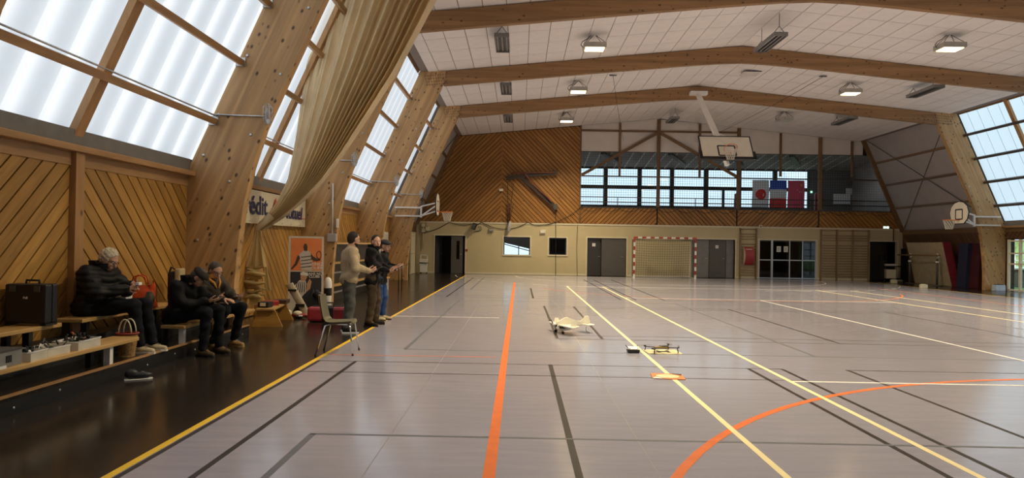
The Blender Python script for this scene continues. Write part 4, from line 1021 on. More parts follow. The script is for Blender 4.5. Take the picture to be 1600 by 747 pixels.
# basket with cane handles and red rim, on the platform past the bench end
M['wicker'] = plain('woven_cane', (.36, .20, .07), .7, var=.4, scale=50., bump=.5, bscale=80.)
bk = thing('wicker_basket', 'wicker basket with two hoop handles and red rim on the platform', 'basket', (-4.62, 8.065, .17))
prof = [(.095, 0), (.115, .1), (.135, .22), (.15, .27)]
part('body', MB().grid(lambda u, v: (lambda r: (r*math.cos(2*math.pi*u)*(1+.015*math.sin(40*math.pi*u)), r*.85*math.sin(2*math.pi*u), .27*v))(.085+.035*v+.004*math.sin(60*v)), 60, 20).lathe([(.09, 0), (.09, .005)], 16), M['wicker'], bk)
part('rim', MB().tube(ring_pts((0, 0, .27), .122, (1, 0, 0), (0, .85, 0)), .012, 6, closed=True), plain('red_braid', (.28, .04, .03), .7), bk)
for y in (-.05, .05): part('handle', MB().tube([(-.075*math.cos(t), y, .27+.165*math.sin(t)) for t in np.linspace(0, math.pi, 12)], .008, 6), M['creamtrim'], bk)
# parts boxes
M['clearbox'] = plain('milky_plastic', (.62, .58, .48), .35, var=.1)
rnd = random.Random(3)
def tray(x, y, rz, w_, l_, hh_, label, n, cols):
    r = thing('parts_tray', label, 'box', (x, y, .42), rz, 'plastic trays of model parts')
    t = .006
    part('tray', MB().bb((-w_/2, -l_/2, 0), (w_/2, l_/2, t)).bb((-w_/2, -l_/2, t), (-w_/2+t, l_/2, hh_)).bb((w_/2-t, -l_/2, t), (w_/2, l_/2, hh_)).bb((-w_/2+t, -l_/2, t), (w_/2-t, -l_/2+t, hh_)).bb((-w_/2+t, l_/2-t, t), (w_/2-t, l_/2, hh_)), M['clearbox'], r)
    part('rim', MB().tube([(-w_/2, -l_/2, hh_), (w_/2, -l_/2, hh_), (w_/2, l_/2, hh_), (-w_/2, l_/2, hh_)], .008, 6, closed=True), M['white'], r)
    for k in range(n):
        q = (rnd.uniform(-.38, .38)*w_, rnd.uniform(-.4, .4)*l_, hh_*.62+rnd.uniform(0, .05)); m = rnd.choice(cols)
        s = rnd.uniform(.012, .026)
        mb = MB()
        if k % 3 == 0: mb.ball(q, (s, s, s*.8), 8, 6)
        elif k % 3 == 1: mb.tube([q, (q[0]+rnd.uniform(-.05, .05), q[1]+rnd.uniform(-.05, .05), q[2]+.05)], s*.4, 6)
        else: mb.box(q, (s*2, s*1.4, s), Matrix.Rotation(rnd.uniform(0, 3), 3, 'Z'))
        part('model_part', mb, M[m], r)
tray(-4.56, 7.05, .05, .26, .40, .085, 'long clear tray of small parts, right one on the near bench', 26, ['black', 'white', 'dgrey', 'blackm', 'blackm', 'orange', 'black'])
tray(-4.57, 6.62, -.05, .24, .30, .075, 'clear tray of dark parts, middle one on the near bench', 16, ['black', 'blackm', 'dgrey'])
tray(-4.54, 6.30, .1, .22, .26, .085, 'small pale tray with black pieces beside the grey carton', 12, ['black', 'blackm', 'white'])
gb = thing('grey_carton', 'grey cardboard box with dark lid at the left picture edge', 'box', (-4.57, 5.92, .42), .05)
part('body', MB().bb((-.13, -.19, 0), (.13, .19, .135)), M['grey'], gb, .004); part('lid', MB().bb((-.135, -.195, .135), (.135, .195, .15)), M['dgrey'], gb); part('end_flap', MB().bb((-.12, .19, .005), (.12, .20, .12)), M['offwhite'], gb)
part('hand_slot', MB().bb((.13, -.02, .04), (.135, .05, .1)), M['black'], gb)
ps = thing('paper_stack', 'loose white papers on the near bench edge', 'papers', (-4.46, 5.72, .42), .1)
for k in range(4): part('sheet', MB().box((.0, 0.01*k, .003+.005*k), (.12, .30, .004), Matrix.Rotation(.06*k-.1, 3, 'Z')), M['white'], ps)
kb = thing('radio_case', 'dark grey equipment case on the bench beside the farther seated man', 'case', (-4.56, 10.85, .42), -.1)
part('body', MB().bb((-.12, -.18, 0), (.12, .18, .16)), M['dgrey'], kb, .01); part('top_case', MB().bb((-.10, -.14, .165), (.10, .14, .27)), M['blackm'], kb, .015); part('handle', MB().tube([(-.02, -.08, .27), (-.02, -.08, .31), (-.02, .08, .31), (-.02, .08, .27)], .01, 6), M['black'], kb)
for y in (-.1, .1): part('latch', MB().bb((.12, y-.025, .1), (.128, y+.025, .15)), M['galv'], kb)
bp_ = thing('backpack', 'dark backpack with pale panel behind the man in the flat cap', 'backpack', (-5.17, 10.3, .62), .2)
part('body', MB().bb((-.09, -.17, 0), (.07, .17, .46)), M['blackm'], bp_, .05); part('front_panel', MB().bb((.02, -.19, .06), (.10, .10, .50)), plain('cream_fabric', (.46, .36, .2), .8), bp_, .02); part('strap', MB().tube([(-.1, -.05, .4), (-.05, -.1, .52), (.02, -.05, .47)], .015, 6), M['blackm'], bp_)
sh = thing('black_shoe', 'single black trainer with white sole edge on the floor by the platform', 'shoe', (-4.20, 7.55, 0), .55)
part('sole', MB().prism([(-.13, -.04), (-.02, -.045), (.1, -.05), (.15, -.02), (.15, .02), (.1, .045), (-.02, .04), (-.13, .035)], 2, 0, .013), M['white'], sh, .003)
part('upper', MB().ball((.03, 0, .045), (.12, .045, .04), 14, 8).ball((-.06, 0, .065), (.07, .04, .055), 12, 8), M['black'], sh)
part('lace', MB().tube([(.03, -.025, .085), (.05, .025, .083), (.065, -.022, .078), (.085, .02, .072)], .005, 5), M['grey'], sh)

# ------------------------------------------------------------------ dividing curtain, drawn aside and tied to the wall
def cloth_mat(name, c, c2):
    m = plain(name, c, .8, var=.10, scale=2.5, bump=.25, bscale=40.); nt = m.node_tree; b = nt.nodes['Principled BSDF']
    t = N(nt, 'ShaderNodeBsdfTranslucent'); t.inputs[0].default_value = (*c, 1); x = N(nt, 'ShaderNodeMixShader'); x.inputs[0].default_value = .42
    nt.links.new(b.outputs[0], x.inputs[1]); nt.links.new(t.outputs[0], x.inputs[2]); nt.links.new(x.outputs[0], nt.nodes['Material Output'].inputs[0]); return m
M['curtain'] = cloth_mat('beige_curtain_cloth', (.82, .69, .46), None)
cu = thing('dividing_curtain', 'huge beige dividing curtain swept aside and tied to the left wall', 'curtain', (-5.2, 13.75, 0))
o0 = Vector((-5.2, 13.75, 0))
Lp = [(505, -72), (487, 40), (474, 130), (462, 215), (450, 280), (428, 325), (399, 353)]
Rp = [(722, -72), (678, 0), (648, 58), (618, 114), (569, 190), (536, 240), (505, 282), (476, 312), (445, 338), (410, 361)]
def poly_at(P, t):
    d = [0]
    for a, b in zip(P, P[1:]): d.append(d[-1]+math.hypot(b[0]-a[0], b[1]-a[1]))
    s = t*d[-1]
    return np.interp(s, d, [p[0] for p in P]), np.interp(s, d, [p[1] for p in P])
Lw = []; Rw = []; NV = 40
for j in range(NV+1):
    t = j/NV; y = 14.35-.55*t**1.5
    Lw.append(at(*poly_at(Lp, t), Y=y+.1)); Rw.append(at(*poly_at(Rp, t), Y=y-.12*math.sin(t*math.pi)))
def cur(u, v):
    j = min(NV-1, int(v*NV)); f_ = v*NV-j
    a = Lw[j].lerp(Lw[j+1], f_); b = Rw[j].lerp(Rw[j+1], f_)
    uu = u+.012*math.sin(u*40)*(1-v)
    w_ = (b-a).length
    ph = 2*math.pi*(3.2*u+9.5*u**1.8+.12*math.sin(11*u))
    amp = (.15*(1-v)**.5+.05)*(.40+.75*u)
    sn = math.sin(ph); tri = (abs(sn)**.7)*(1 if sn > 0 else -1)+.30*math.sin(2.0*ph+.9+2*u)
    p = a.lerp(b, uu)+Vector((0, -amp*tri, 0))
    p.x += .02*math.sin(ph*1.0+1.2)*(1-v)
    return p-o0
part('drape', MB().grid(cur, 420, 44), M['curtain'], cu)
part('gathered_knot', MB().tube([at(425, 338, Y=13.86)-o0, at(412, 352, Y=13.84)-o0, at(403, 357, Y=13.82)-o0, at(400, 366, Y=13.8)-o0], [.10, .085, .065, .05], 14), M['curtain'], cu)
M['curtain2'] = cloth_mat('cream_curtain_lining', (.66, .53, .26), None)
q = lambda px, py, y=13.75: at(px, py, Y=y)-o0
def tail(u, v):
    a0, a1 = q(399, 360), q(405, 360); b0, b1 = q(385, 417), q(418, 417)
    p = a0.lerp(a1, u).lerp(b0.lerp(b1, u), v); p.y += -.06*math.sin(u*math.pi*5)*v-.05*v; return p
part('lining_drape', MB().grid(tail, 40, 12), M['curtain2'], cu)
def strip_t(u, v):
    p = q(406, 362).lerp(q(408, 362), u).lerp(q(415, 454).lerp(q(424, 453), u), v); p.y += -.03*math.sin(u*9); return p
part('lining_edge', MB().grid(strip_t, 10, 8), M['curtain2'], cu)
rr = random.Random(5); ys = 414
k = 0
while ys < 462:
    hh_ = rr.uniform(4.5, 7.5); a = rr.uniform(377, 386); b = rr.uniform(405, 417); yy = 13.70+rr.uniform(-.07, .05)
    def lay(u, v, a=a, b=b, hh_=hh_, ys=ys, yy=yy):
        t = 2*math.pi*v; px = a+(b-a)*u; s = math.sin(u*math.pi)**.3
        p = q(px, ys+hh_/2+1.6*math.sin(u*5+ys), yy); p.z += math.sin(t)*hh_*.0062*s; p.y += math.cos(t)*.075*s; return p
    part('folded_layer', MB().grid(lay, 14, 10), M['curtain2'], cu); ys += hh_*.78; k += 1
part('lining_end', MB().grid(lambda u, v: q(388+18*u+3*v, 458+20*v-3*u*v, 13.72-.02*math.sin(u*6)), 8, 6), M['curtain2'], cu)
# banner on the boards
M['banner'] = plain('cream_banner_vinyl', (.70, .62, .44), .5, var=.05, bump=.3, bscale=3.)
M['ink'] = plain('navy_ink', (.02, .018, .09), .5, var=0); M['inkred'] = plain('red_ink', (.60, .07, .03), .5, var=0)
XBN = -5.36
bn = thing('sponsor_banner', 'cream sponsor banner with navy lettering fixed high on the boards', 'banner', (XBN, 12.0, 1.92))
part('sheet', MB().grid(lambda u, v: (.015*math.sin(u*19)*math.sin(v*3.1), 5.05*u, .66*v-.02*math.sin(u*math.pi)*(1-v)), 40, 6).bb((-.01, 0, 0), (-.006, 5.05, .65)), M['banner'], bn)
tb_ = text('Crédit', .53, M['ink'], bn, frame4((.022, 2.43, .18), (0, 1.15, 0), (0, 0, 1)), 'lettering', .010, align='RIGHT')
text('Mutuel', .42, M['ink'], bn, frame4((.022, 4.72, .17), (0, 1.15, 0), (0, 0, 1)), 'lettering', .008, .22, align='RIGHT')
lg = MB()
for pts in ([(2.62, .16), (2.82, .16), (2.85, .27), (2.74, .22), (2.68, .36)], [(2.80, .38), (3.02, .36), (2.92, .58)], [(2.98, .20), (3.12, .2), (3.06, .34)]): lg.prism(pts, 0, .018, .024)
part('emblem', lg, M['inkred'], bn); part('emblem_stroke', MB().prism([(2.89, .18), (2.92, .18), (2.91, .37), (2.88, .37)], 0, .018, .023), M['ink'], bn)
part('underline', MB().bb((.018, 4.62, .19), (.023, 4.98, .205)), M['inkred'], bn)
for k in range(8): part('eyelet', MB().lathe([(.016, 0), (.016, .006)], 10, (.02, .25+k*.62, .035), Matrix.Rotation(math.pi/2, 3, 'Y')), M['galv'], bn)
# standing poster: origin at its lower left corner, facing the camera
pL, pR = at(447, 486, Z=0), at(500, 489, Z=0)
b0 = Vector((-4.98, 14.75, .02)); b1 = Vector((-4.28, 15.0, .02)); ex = (b1-b0).normalized(); wP = (b1-b0).length; hP = 1.66
eu = Vector((.03, .12, 1)).normalized(); en = ex.cross(eu).normalized(); eu = en.cross(ex)
po = thing('standing_poster', 'tall tennis poster with orange upper half leaning at the wall', 'poster', b0)
def PP(x, y, n=0.): return ex*(x*wP)+eu*(y*hP)+en*n
def ppoly(name, pts, m, par, n=.006, d=.003):
    P0 = [PP(x, y, n) for x, y in pts]; P1 = [PP(x, y, n+d) for x, y in pts]; k = len(pts)
    return part(name, MB().add(P1+P0, [tuple(range(k)), tuple(range(2*k-1, k-1, -1))]+[(i, i+k, (i+1) % k+k, (i+1) % k) for i in range(k)]), m, par)
col = lambda n, c: plain(n, c, .5, var=.05)
M['pframe'] = col('poster_white_frame', (.55, .50, .40)); M['porange'] = col('poster_orange', (.70, .20, .05)); M['pblack'] = col('poster_black', (.018, .018, .016)); M['pskin'] = col('poster_tan', (.48, .25, .13)); M['pdark'] = col('poster_brown', (.06, .03, .02)); M['pgrey'] = col('poster_pale', (.50, .44, .38)); M['pwhite'] = col('poster_white', (.68, .62, .55))
sheet_ = ppoly('backing', [(0, 0), (1, 0), (1, 1), (0, 1)], M['pframe'], po, 0, .006)
ppoly('upper_print', [(.06, .545), (.94, .545), (.94, .975), (.06, .975)], M['porange'], po)
ppoly('lower_print', [(.06, .26), (.94, .26), (.94, .53), (.06, .53)], M['pblack'], po)
ppoly('caption_band', [(.06, .125), (.94, .125), (.94, .258), (.06, .258)], M['pgrey'], po)
# upper player
u_ = lambda pts, m, nm, n=.010: ppoly(nm, pts, m, po, n)
u_([(.36, .55), (.68, .55), (.66, .66), (.63, .78), (.55, .81), (.42, .81), (.30, .76), (.33, .66)], M['pgrey'], 'player_shirt')
u_([(.44, .80), (.52, .80), (.53, .86), (.50, .90), (.44, .90), (.41, .86)], M['pdark'], 'player_head')
u_([(.26, .75), (.33, .72), (.24, .62), (.10, .555), (.07, .57), (.18, .64)], M['pdark'], 'player_arm')
u_([(.62, .78), (.68, .74), (.80, .70), (.90, .71), (.90, .68), (.78, .665), (.64, .70)], M['pdark'], 'player_arm')
for k in range(4): u_([(.35, .58+k*.045), (.66, .60+k*.045), (.66, .61+k*.045), (.35, .59+k*.045)], M['pdark'], 'shirt_stripe', .014)
part('racket', MB().tube([PP(.86+.065*math.cos(t), .755+.05*math.sin(t), .014) for t in np.linspace(0, 6.28, 20)], .006, 5).tube([PP(.80, .72, .014), PP(.70, .66, .014)], .006, 5), M['pdark'], po)
def ptext(s, x, y, size, m): text(s, size, m, po, frame4(PP(x, y, .012), ex, eu), 'lettering', .0015, depth=.001)
ptext('VENEZ', .60, .612, .095, M['pwhite']); ptext('JOUER', .60, .560, .095, M['pwhite'])
# lower player
u_([(.14, .26), (.60, .26), (.56, .36), (.48, .41), (.32, .42), (.20, .36)], M['pwhite'], 'player_shirt')
for k in range(6): u_([(.18+k*.065, .26), (.21+k*.065, .26), (.27+k*.05, .40), (.25+k*.05, .40)], M['pblack'], 'shirt_stripe', .014)
u_([(.36, .41), (.48, .41), (.53, .46), (.51, .50), (.38, .51), (.34, .46)], M['pskin'], 'player_head', .014)
u_([(.34, .485), (.57, .475), (.53, .515), (.42, .53), (.34, .515)], M['pwhite'], 'player_cap', .018)
u_([(.50, .26), (.60, .26), (.66, .40), (.60, .44), (.54, .38)], M['pskin'], 'player_arm', .016)
ptext('DANS NOS', .49, .488, .078, M['pwhite']); ptext('CLUBS !', .58, .452, .078, M['pwhite'])
text('PADEL', .20, M['pdark'], po, frame4(PP(.56, .138, .012), ex*.62, eu), 'lettering', .004, depth=.001)
# ------------------------------------------------------------------ clutter on the floor by the poster
gbn = thing('low_wooden_bench', 'low wooden bench with brown board feet below the curtain', 'bench', (-4.62, 12.65, 0), .15)
part('top_board', MB().bb((-.16, -.35, .30), (.16, 1.05, .335)), M['bench'], gbn, .006)
for y in (-.25, .85): part('foot', MB().prism([(-.24, 0), (.30, 0), (.16, .30), (-.14, .30)], 1, y-.02, y+.02), M['plank'], gbn)
part('rail', MB().bb((-.02, -.25, .12), (.02, .85, .2)), M['timber_y'], gbn)
for (x, y, rz, c, lb) in ((-4.72, 13.05, .4, 'redvinyl', 'flat red box lying on the low wooden bench'), (-4.66, 13.42, .1, 'pdark', 'flat dark brown box at the far end of the low bench')):
    t_ = thing('flat_box', lb, 'box', (x, y, .336), rz); part('body', MB().bb((-.13, -.16, 0), (.13, .16, .055)), M[c], t_, .004); part('lid', MB().bb((-.135, -.165, .055), (.135, .165, .075)), M[c], t_, .004)
pw = thing('power_block', 'small black power block with pale socket on the low bench', 'power block', (-4.66, 12.58, .336)); part('body', MB().bb((-.1, -.12, 0), (.1, .12, .10)), M['blackm'], pw, .01); part('socket', MB().bb((-.05, -.13, .03), (.05, -.12, .09)), M['creamtrim'], pw)
rl = thing('tape_roll', 'pale round roll lying on the dark floor', 'roll', at(450, 495, Z=0)+Vector((0, 0, .075)))
part('roll', MB().lathe([(.075, -.05), (.075, .05)], 20, (0, 0, 0), Matrix.Rotation(math.pi/2, 3, 'X') @ Matrix.Rotation(.5, 3, 'Y')), M['creamtrim'], rl); part('core', MB().lathe([(.03, -.052), (.03, .052)], 14, (0, 0, 0), Matrix.Rotation(math.pi/2, 3, 'X') @ Matrix.Rotation(.5, 3, 'Y')), M['timber'], rl)
rk = thing('racket_bag', 'cream and black striped long bag propped up in front of the poster', 'bag', (-4.62, 14.22, 0), .1)
p = [(.22, -.05, .04), (.12, -.02, .22), (.0, 0, .42), (-.12, .04, .60), (-.17, .06, .67)]
part('body', MB().grid(lambda u, v: (lambda c, t: (c.x+.075*math.cos(2*math.pi*u), c.y+.04*math.sin(2*math.pi*u), c.z+.03*math.cos(2*math.pi*u)))(Vector(p[min(3, int(v*4))]).lerp(Vector(p[min(3, int(v*4))+1]), v*4-min(3, int(v*4))), 0), 16, 16), plain('dull_cream_nylon', (.42, .36, .24), .7), rk)
part('stripe', MB().bb((-.17, -.04, .52), (.0, .0, .56)).bb((.0, -.09, .2), (.18, -.03, .26)), M['black'], rk)
ct_ = thing('black_coat', 'black coat heaped over the bag before the poster', 'coat', (-4.36, 14.50, 0), .2)
def coatf(u, v):
    a = 2*math.pi*u; r_ = .30*(1-v**2.2*.85)+.02*math.sin(5*a+3*v); return (r_*math.cos(a)*1.0+.12*v-.12, r_*.6*math.sin(a), .56*v+.015*math.sin(7*a))
part('cloth', MB().grid(coatf, 36, 14), plain('black_coat_cloth', (.008, .008, .011), .8, bump=.5, bscale=12.), ct_)
part('sleeve', MB().tube([(.05, -.12, .5), (.2, -.14, .35), (.26, -.12, .12)], [.07, .06, .05], 10), M['blackm'], ct_)
mt_ = thing('model_aircraft_part', 'small red and white model part lying by the pale roll', 'model part', at(468, 497, Z=0), .3)
part('body', MB().ball((0, 0, .06), (.17, .05, .045), 14, 8), plain('deep_red_gloss', (.30, .03, .03), .3), mt_); part('cowling', MB().ball((-.04, -.01, .10), (.09, .05, .05), 12, 8), M['creamtrim'], mt_); part('wing', MB().box((.02, 0, .055), (.08, .30, .012)), M['white'], mt_)
for s in (-1, 1): part('wheel', MB().lathe([(.03, -.01), (.03, .01)], 12, (-.05, s*.07, .03), Matrix.Rotation(math.pi/2, 3, 'X')), M['black'], mt_)
sb = thing('red_sports_bag', 'long red and black sports bag behind the plastic chair', 'bag', (-3.72, 13.4, 0), .05)
part('body', MB().bb((-.38, -.17, .01), (.38, .17, .29)), M['redvinyl'], sb, .05); part('middle_panel', MB().bb((-.10, -.178, .02), (.14, .178, .298)), M['black'], sb, .03)
part('zip_flap', MB().bb((-.30, -.04, .285), (.30, .04, .305)), M['black'], sb, .008); part('handle', MB().tube([(-.08, -.08, .29), (-.06, -.05, .37), (.1, -.05, .37), (.12, -.08, .29)], .014, 6), M['black'], sb)
wb_ = thing('white_ball_bag', 'white padded bag with black band standing beside the poster', 'bag', (-4.27, 15.3, 0), 0)
part('body', MB().lathe([(.05, 0), (.075, .02), (.08, .3), (.09, .58), (.085, .66), (.065, .73), (.03, .765)], 16), M['white'], wb_); part('band', MB().lathe([(.083, .36), (.088, .40), (.089, .52), (.086, .55)], 16), M['black'], wb_)
# ------------------------------------------------------------------ grey shell chair with chrome legs
M['shell'] = plain('olive_grey_plastic', (.14, .125, .075), .32, var=.05)
ch = thing('plastic_chair', 'olive grey plastic shell chair with chrome legs on the yellow line', 'chair', (-2.52, 9.62, 0), .06)
prof = [(.22, .425), (.20, .447), (.10, .440), (-.08, .432), (-.17, .445), (-.215, .50), (-.24, .60), (-.262, .72), (-.275, .815)]
def shf(u, v, o=0.):
    s = v*(len(prof)-1); i = min(len(prof)-2, int(s)); f_ = s-i
    x = prof[i][0]*(1-f_)+prof[i+1][0]*f_; z = prof[i][1]*(1-f_)+prof[i+1][1]*f_
    wd = .205 if v < .55 else .205-.02*(v-.55); y = (u*2-1)*wd*(1-.25*max(0, (v-.9)*10)**2*.35)*(1-.12*max(0, (.12-v)*8)); c = (u*2-1)**2
    if v > .5: x += .045*c
    else: z += .018*c
    return (x-(o if v > .5 else 0), y, z-(o if v <= .5 else 0))
part('shell', MB().grid(lambda u, v: shf(u, v), 14, 40).grid(lambda u, v: shf(1-u, v, .012), 14, 40), M['shell'], ch)
for s in (-1, 1):
    part('leg', MB().tube([(.16, s*.16, .42), (.19, s*.19, .40), (.245, s*.255, .0)], .011, 8), M['chrome'], ch)
    part('leg', MB().tube([(-.10, s*.16, .42), (-.15, s*.19, .40), (-.26, s*.265, .0)], .011, 8), M['chrome'], ch)
    part('side_rail', MB().tube([(.16, s*.16, .42), (-.10, s*.16, .42)], .010, 8), M['chrome'], ch)
part('cross_bar', MB().tube([(.16, -.16, .418), (.16, .16, .418)], .010, 8).tube([(-.10, -.16, .418), (-.10, .16, .418)], .010, 8), M['chrome'], ch)
for x, y in ((.245, .255), (.245, -.255), (-.26, .265), (-.26, -.265)): part('foot_cap', MB().tube([(x, y, .0), (x*.985, y*.985, .025)], .014, 8), M['blackm'], ch)
# ------------------------------------------------------------------ far left fittings
tb2 = thing('side_table', 'small dark-legged wooden table by the left wall beyond the men', 'table', (-4.35, 23.6, 0))
part('top', MB().bb((-.3, -.35, .70), (.3, .35, .73)), M['bench'], tb2)
for sx in (-1, 1):
    for sy in (-1, 1): part('leg', MB().tube([(sx*.26, sy*.3, 0), (sx*.26, sy*.3, .70)], .02, 8), M['black'], tb2)
fb2 = bench('bench', -4.62, -4.32, 21.7, 22.95, .42, 0, 'short far bench near the dark-legged table', (.15, 1.1)); fb2['group'] = 'bleacher benches'
nb2 = thing('notice_board', 'tall white board of pinned papers on the left wall', 'notice board', (-5.44, 26.9, 1.05)); part('board', MB().bb((-.02, 0, 0), (.012, 1.35, .95)), M['creamtrim'], nb2)
for i in range(3):
    for j in range(2):
        n_ = part('paper', MB().bb((.014, .06+i*.43, .06+j*.46), (.018, .42+i*.43, .46+j*.46)), M['white'], nb2)
        for k in range(5): part('print', MB().bb((.0185, .10+i*.43, .12+j*.46+k*.06), (.0195, .34+i*.43, .14+j*.46+k*.06)), M['grey'], n_)
d11 = link('door_11', None, None, (-5.44, 34.1, 0)); d11['kind'] = 'structure'
part('leaf', MB().bb((-.02, 0, .02), (.03, 1.35, 2.05)), M['creamtrim'], d11); part('frame', MB().bb((-.02, -.08, 0), (.05, 0, 2.13)).bb((-.02, 1.35, 0), (.05, 1.43, 2.13)).bb((-.02, 0, 2.05), (.05, 1.35, 2.13)), M['cream'], d11); part('handle', MB().tube([(.03, .1, 1.03), (.07, .1, 1.03), (.07, .22, 1.03)], .012, 6), M['galv'], d11)
for z in (1.05, 1.95): part('panel_rail', MB().bb((.03, .1, z-.04), (.036, 1.25, z)), M['cream'], d11)
wbn = thing('white_bin', 'white wheeled bin with black handle near the left doorway', 'bin', (-4.98, 35.7, 0)); part('body', MB().prism([(-.17, .06), (.17, .06), (.2, .68), (-.2, .68)], 1, -.16, .16), M['white'], wbn, .02); part('lid', MB().bb((-.21, -.18, .68), (.21, .18, .74)), M['white'], wbn, .02)
part('handle', MB().tube([(-.2, -.19, .55), (.28, -.2, .55)], .025, 6), M['black'], wbn)
for s in (-1, 1): part('wheel', MB().lathe([(.06, -.02), (.06, .02)], 12, (s*.15, .12, .06), Matrix.Rotation(math.pi/2, 3, 'Y')), M['black'], wbn)
part('upright', MB().bb((-.2, .1, .74), (-.15, .14, .98)).bb((.15, .1, .74), (.2, .14, .98)).bb((-.2, .1, .93), (.2, .14, .98)), M['white'], wbn)
wx2 = thing('fuse_box', 'cream fuse boxes and pipes on the left far corner', 'fuse box', (-5.0, YB-.02, 2.15))
for (a, b, c, d_) in ((-.18, 0, -.02, .2), (.02, .1, .2, .3), (-.2, .3, -.04, .45)): part('box', MB().bb((a, -.12, b), (c, -.002, d_)), M['creamtrim'], wx2, .01)
part('pipe', MB().tube([(-.1, -.05, -.9), (-.1, -.05, .5)], .02, 6).tube([(.1, -.05, .3), (.1, -.05, .5)], .015, 6), M['creamtrim'], wx2)
# conduits, switch boxes and caged lamps on the arch legs
for i, lb in ((4, 'nearest'), (5, 'second'), (6, 'third'), (7, 'farthest')):
    z = 3.60; xi = -4.12; y = FY[i]-.02; x0 = xo(3.54)+.03
    r = thing('caged_lamp', 'wire-caged lamp and conduit on the %s left arch leg' % lb, 'lamp', (xi-.02, y, z))
    part('conduit', MB().tube([(x0-xi, 0, .02), (-.1, 0, .0), (-.02, 0, .0)], .014, 6), M['galv'], r)
    part('base', MB().bb((-.03, -.05, -.13), (.03, .015, -.05)), M['galv'], r); part('bulb', MB().ball((.0, -.07, .04), (.045, .045, .09), 12, 8), M['lampoff'], r)
    cg2 = MB()
    for k in range(8):
        a = k*math.pi/4; cg2.tube([(.03*math.cos(a), -.07+.03*math.sin(a), -.14), (.075*math.cos(a), -.07+.075*math.sin(a), -.05), (.075*math.cos(a), -.07+.075*math.sin(a), .13), (.02*math.cos(a), -.07+.02*math.sin(a), .2)], .004, 4)
    for zz in (-.05, .04, .13): cg2.tube(ring_pts((0, -.07, zz), .075, (1, 0, 0), (0, 1, 0), 14), .004, 4, closed=True)
    part('cage', cg2, M['galv'], r)
swp = thing('switch_box', 'grey switch box with white conduit on the curtained arch leg', 'switch box', (-4.70, FY[5]-.002, 1.72)); part('box', MB().bb((-.09, -.09, -.16), (.13, 0, .05)), M['greyclad'], swp, .01); part('conduit', MB().tube([(.02, -.03, .05), (.02, -.03, 1.3)], .018, 6), M['white'], swp); part('switch', MB().bb((.12, -.06, .2), (.17, -.0, .42)), M['white'], swp)
# ------------------------------------------------------------------ aircraft, drone and pads on the court
M['foam'] = plain('white_foam', (.80, .76, .62), .6, var=.03)
pl_ = thing('foam_aeroplane', 'white foam model aeroplane with black propeller on the court', 'model aircraft', (.66, 12.18, 0), math.radians(22))
fz = .15                                             # local +X runs from nose to tail
fus = [(.0, .0), (.02, .055), (.10, .085), (.17, .125), (.23, .135), (.30, .10), (.42, .065), (.50, .06), (.55, .10), (.585, .145), (.655, .15), (.685, .06), (.685, .0), (.55, -.02), (.30, -.035), (.10, -.035), (.02, -.02)]
part('fuselage', MB().prism([(x, z+fz) for x, z in fus], 1, -.014, .014), M['foam'], pl_, .006)
part('belly', MB().prism([(x, z+fz-.02) for x, z in ((.02, .02), (.08, .03), (.40, .01), (.40, -.06), (.2, -.085), (.06, -.075), (.02, -.05))], 1, -.03, .03), M['foam'], pl_, .01)
part('wing', MB().prism([(.08, -.47), (.13, -.48), (.29, -.36), (.31, 0), (.29, .36), (.13, .48), (.08, .47), (.05, 0)], 2, fz-.012, fz+.006), M['foam'], pl_, .003)
part('tailplane', MB().prism([(.56, -.20), (.66, -.21), (.72, -.12), (.70, 0), (.72, .12), (.66, .21), (.56, .20), (.50, 0)], 2, fz-.004, fz+.008), M['foam'], pl_, .002)
part('spinner', MB().ball((-.02, 0, fz+.01), (.035, .022, .022), 12, 8), M['white'], pl_)
part('propeller', MB().box((-.035, .0, fz+.01), (.006, .26, .024), Matrix.Rotation(.55, 3, 'X')), M['black'], pl_)
part('motor', MB().lathe([(.024, 0), (.024, .05)], 12, (.0, 0, fz-.01), Matrix.Rotation(math.pi/2, 3, 'Y')), M['black'], pl_)
for s in (-1, 1):
    part('gear_leg', MB().tube([(.10, s*.03, fz-.07), (.08, s*.14, .028)], .004, 5), M['black'], pl_)
    part('wheel', MB().lathe([(.028, -.008), (.028, .008)], 14, (.08, s*.145, .028), Matrix.Rotation(math.pi/2, 3, 'X')), M['black'], pl_)
    part('strut', MB().tube([(.16, s*.02, fz-.06), (.18, s*.25, fz-.01)], .003, 5), M['dgrey'], pl_)
part('equipment', MB().box((.10, -.034, fz-.045), (.07, .02, .03)).box((.15, -.035, fz-.055), (.03, .02, .02)), M['black'], pl_); part('side_fin', MB().prism([(.13, fz-.01), (.26, fz-.01), (.22, fz+.085), (.15, fz+.09)], 1, .34, .35).prism([(.13, fz-.01), (.26, fz-.01), (.22, fz+.085), (.15, fz+.09)], 1, -.35, -.34), M['foam'], pl_)
part('tail_wire', MB().tube([(.62, 0, fz-.01), (.60, -.02, .04), (.64, -.02, .005), (.68, -.02, .0)], .004, 5), M['dgrey'], pl_)
brd = thing('landing_board', 'small pale board with black letter under the drone', 'board', (2.15, 10.22, 0), .05); part('board', MB().bb((-.25, -.19, 0), (.25, .19, .012)), plain('pale_board', (.70, .62, .36), .5), brd, .003)
text('H', .30, M['black'], brd, frame4((-.10, -.1, .0125), (1, 0, 0), (0, 1, 0)), 'lettering', .006, depth=.001); 
dn = thing('quadcopter_drone', 'tan and black folding quadcopter standing on the pale board', 'drone', (2.13, 10.2, .014), .25); dn.scale = (1, 1, .58)
M['tan'] = plain('tan_plastic', (.22, .15, .05), .5)
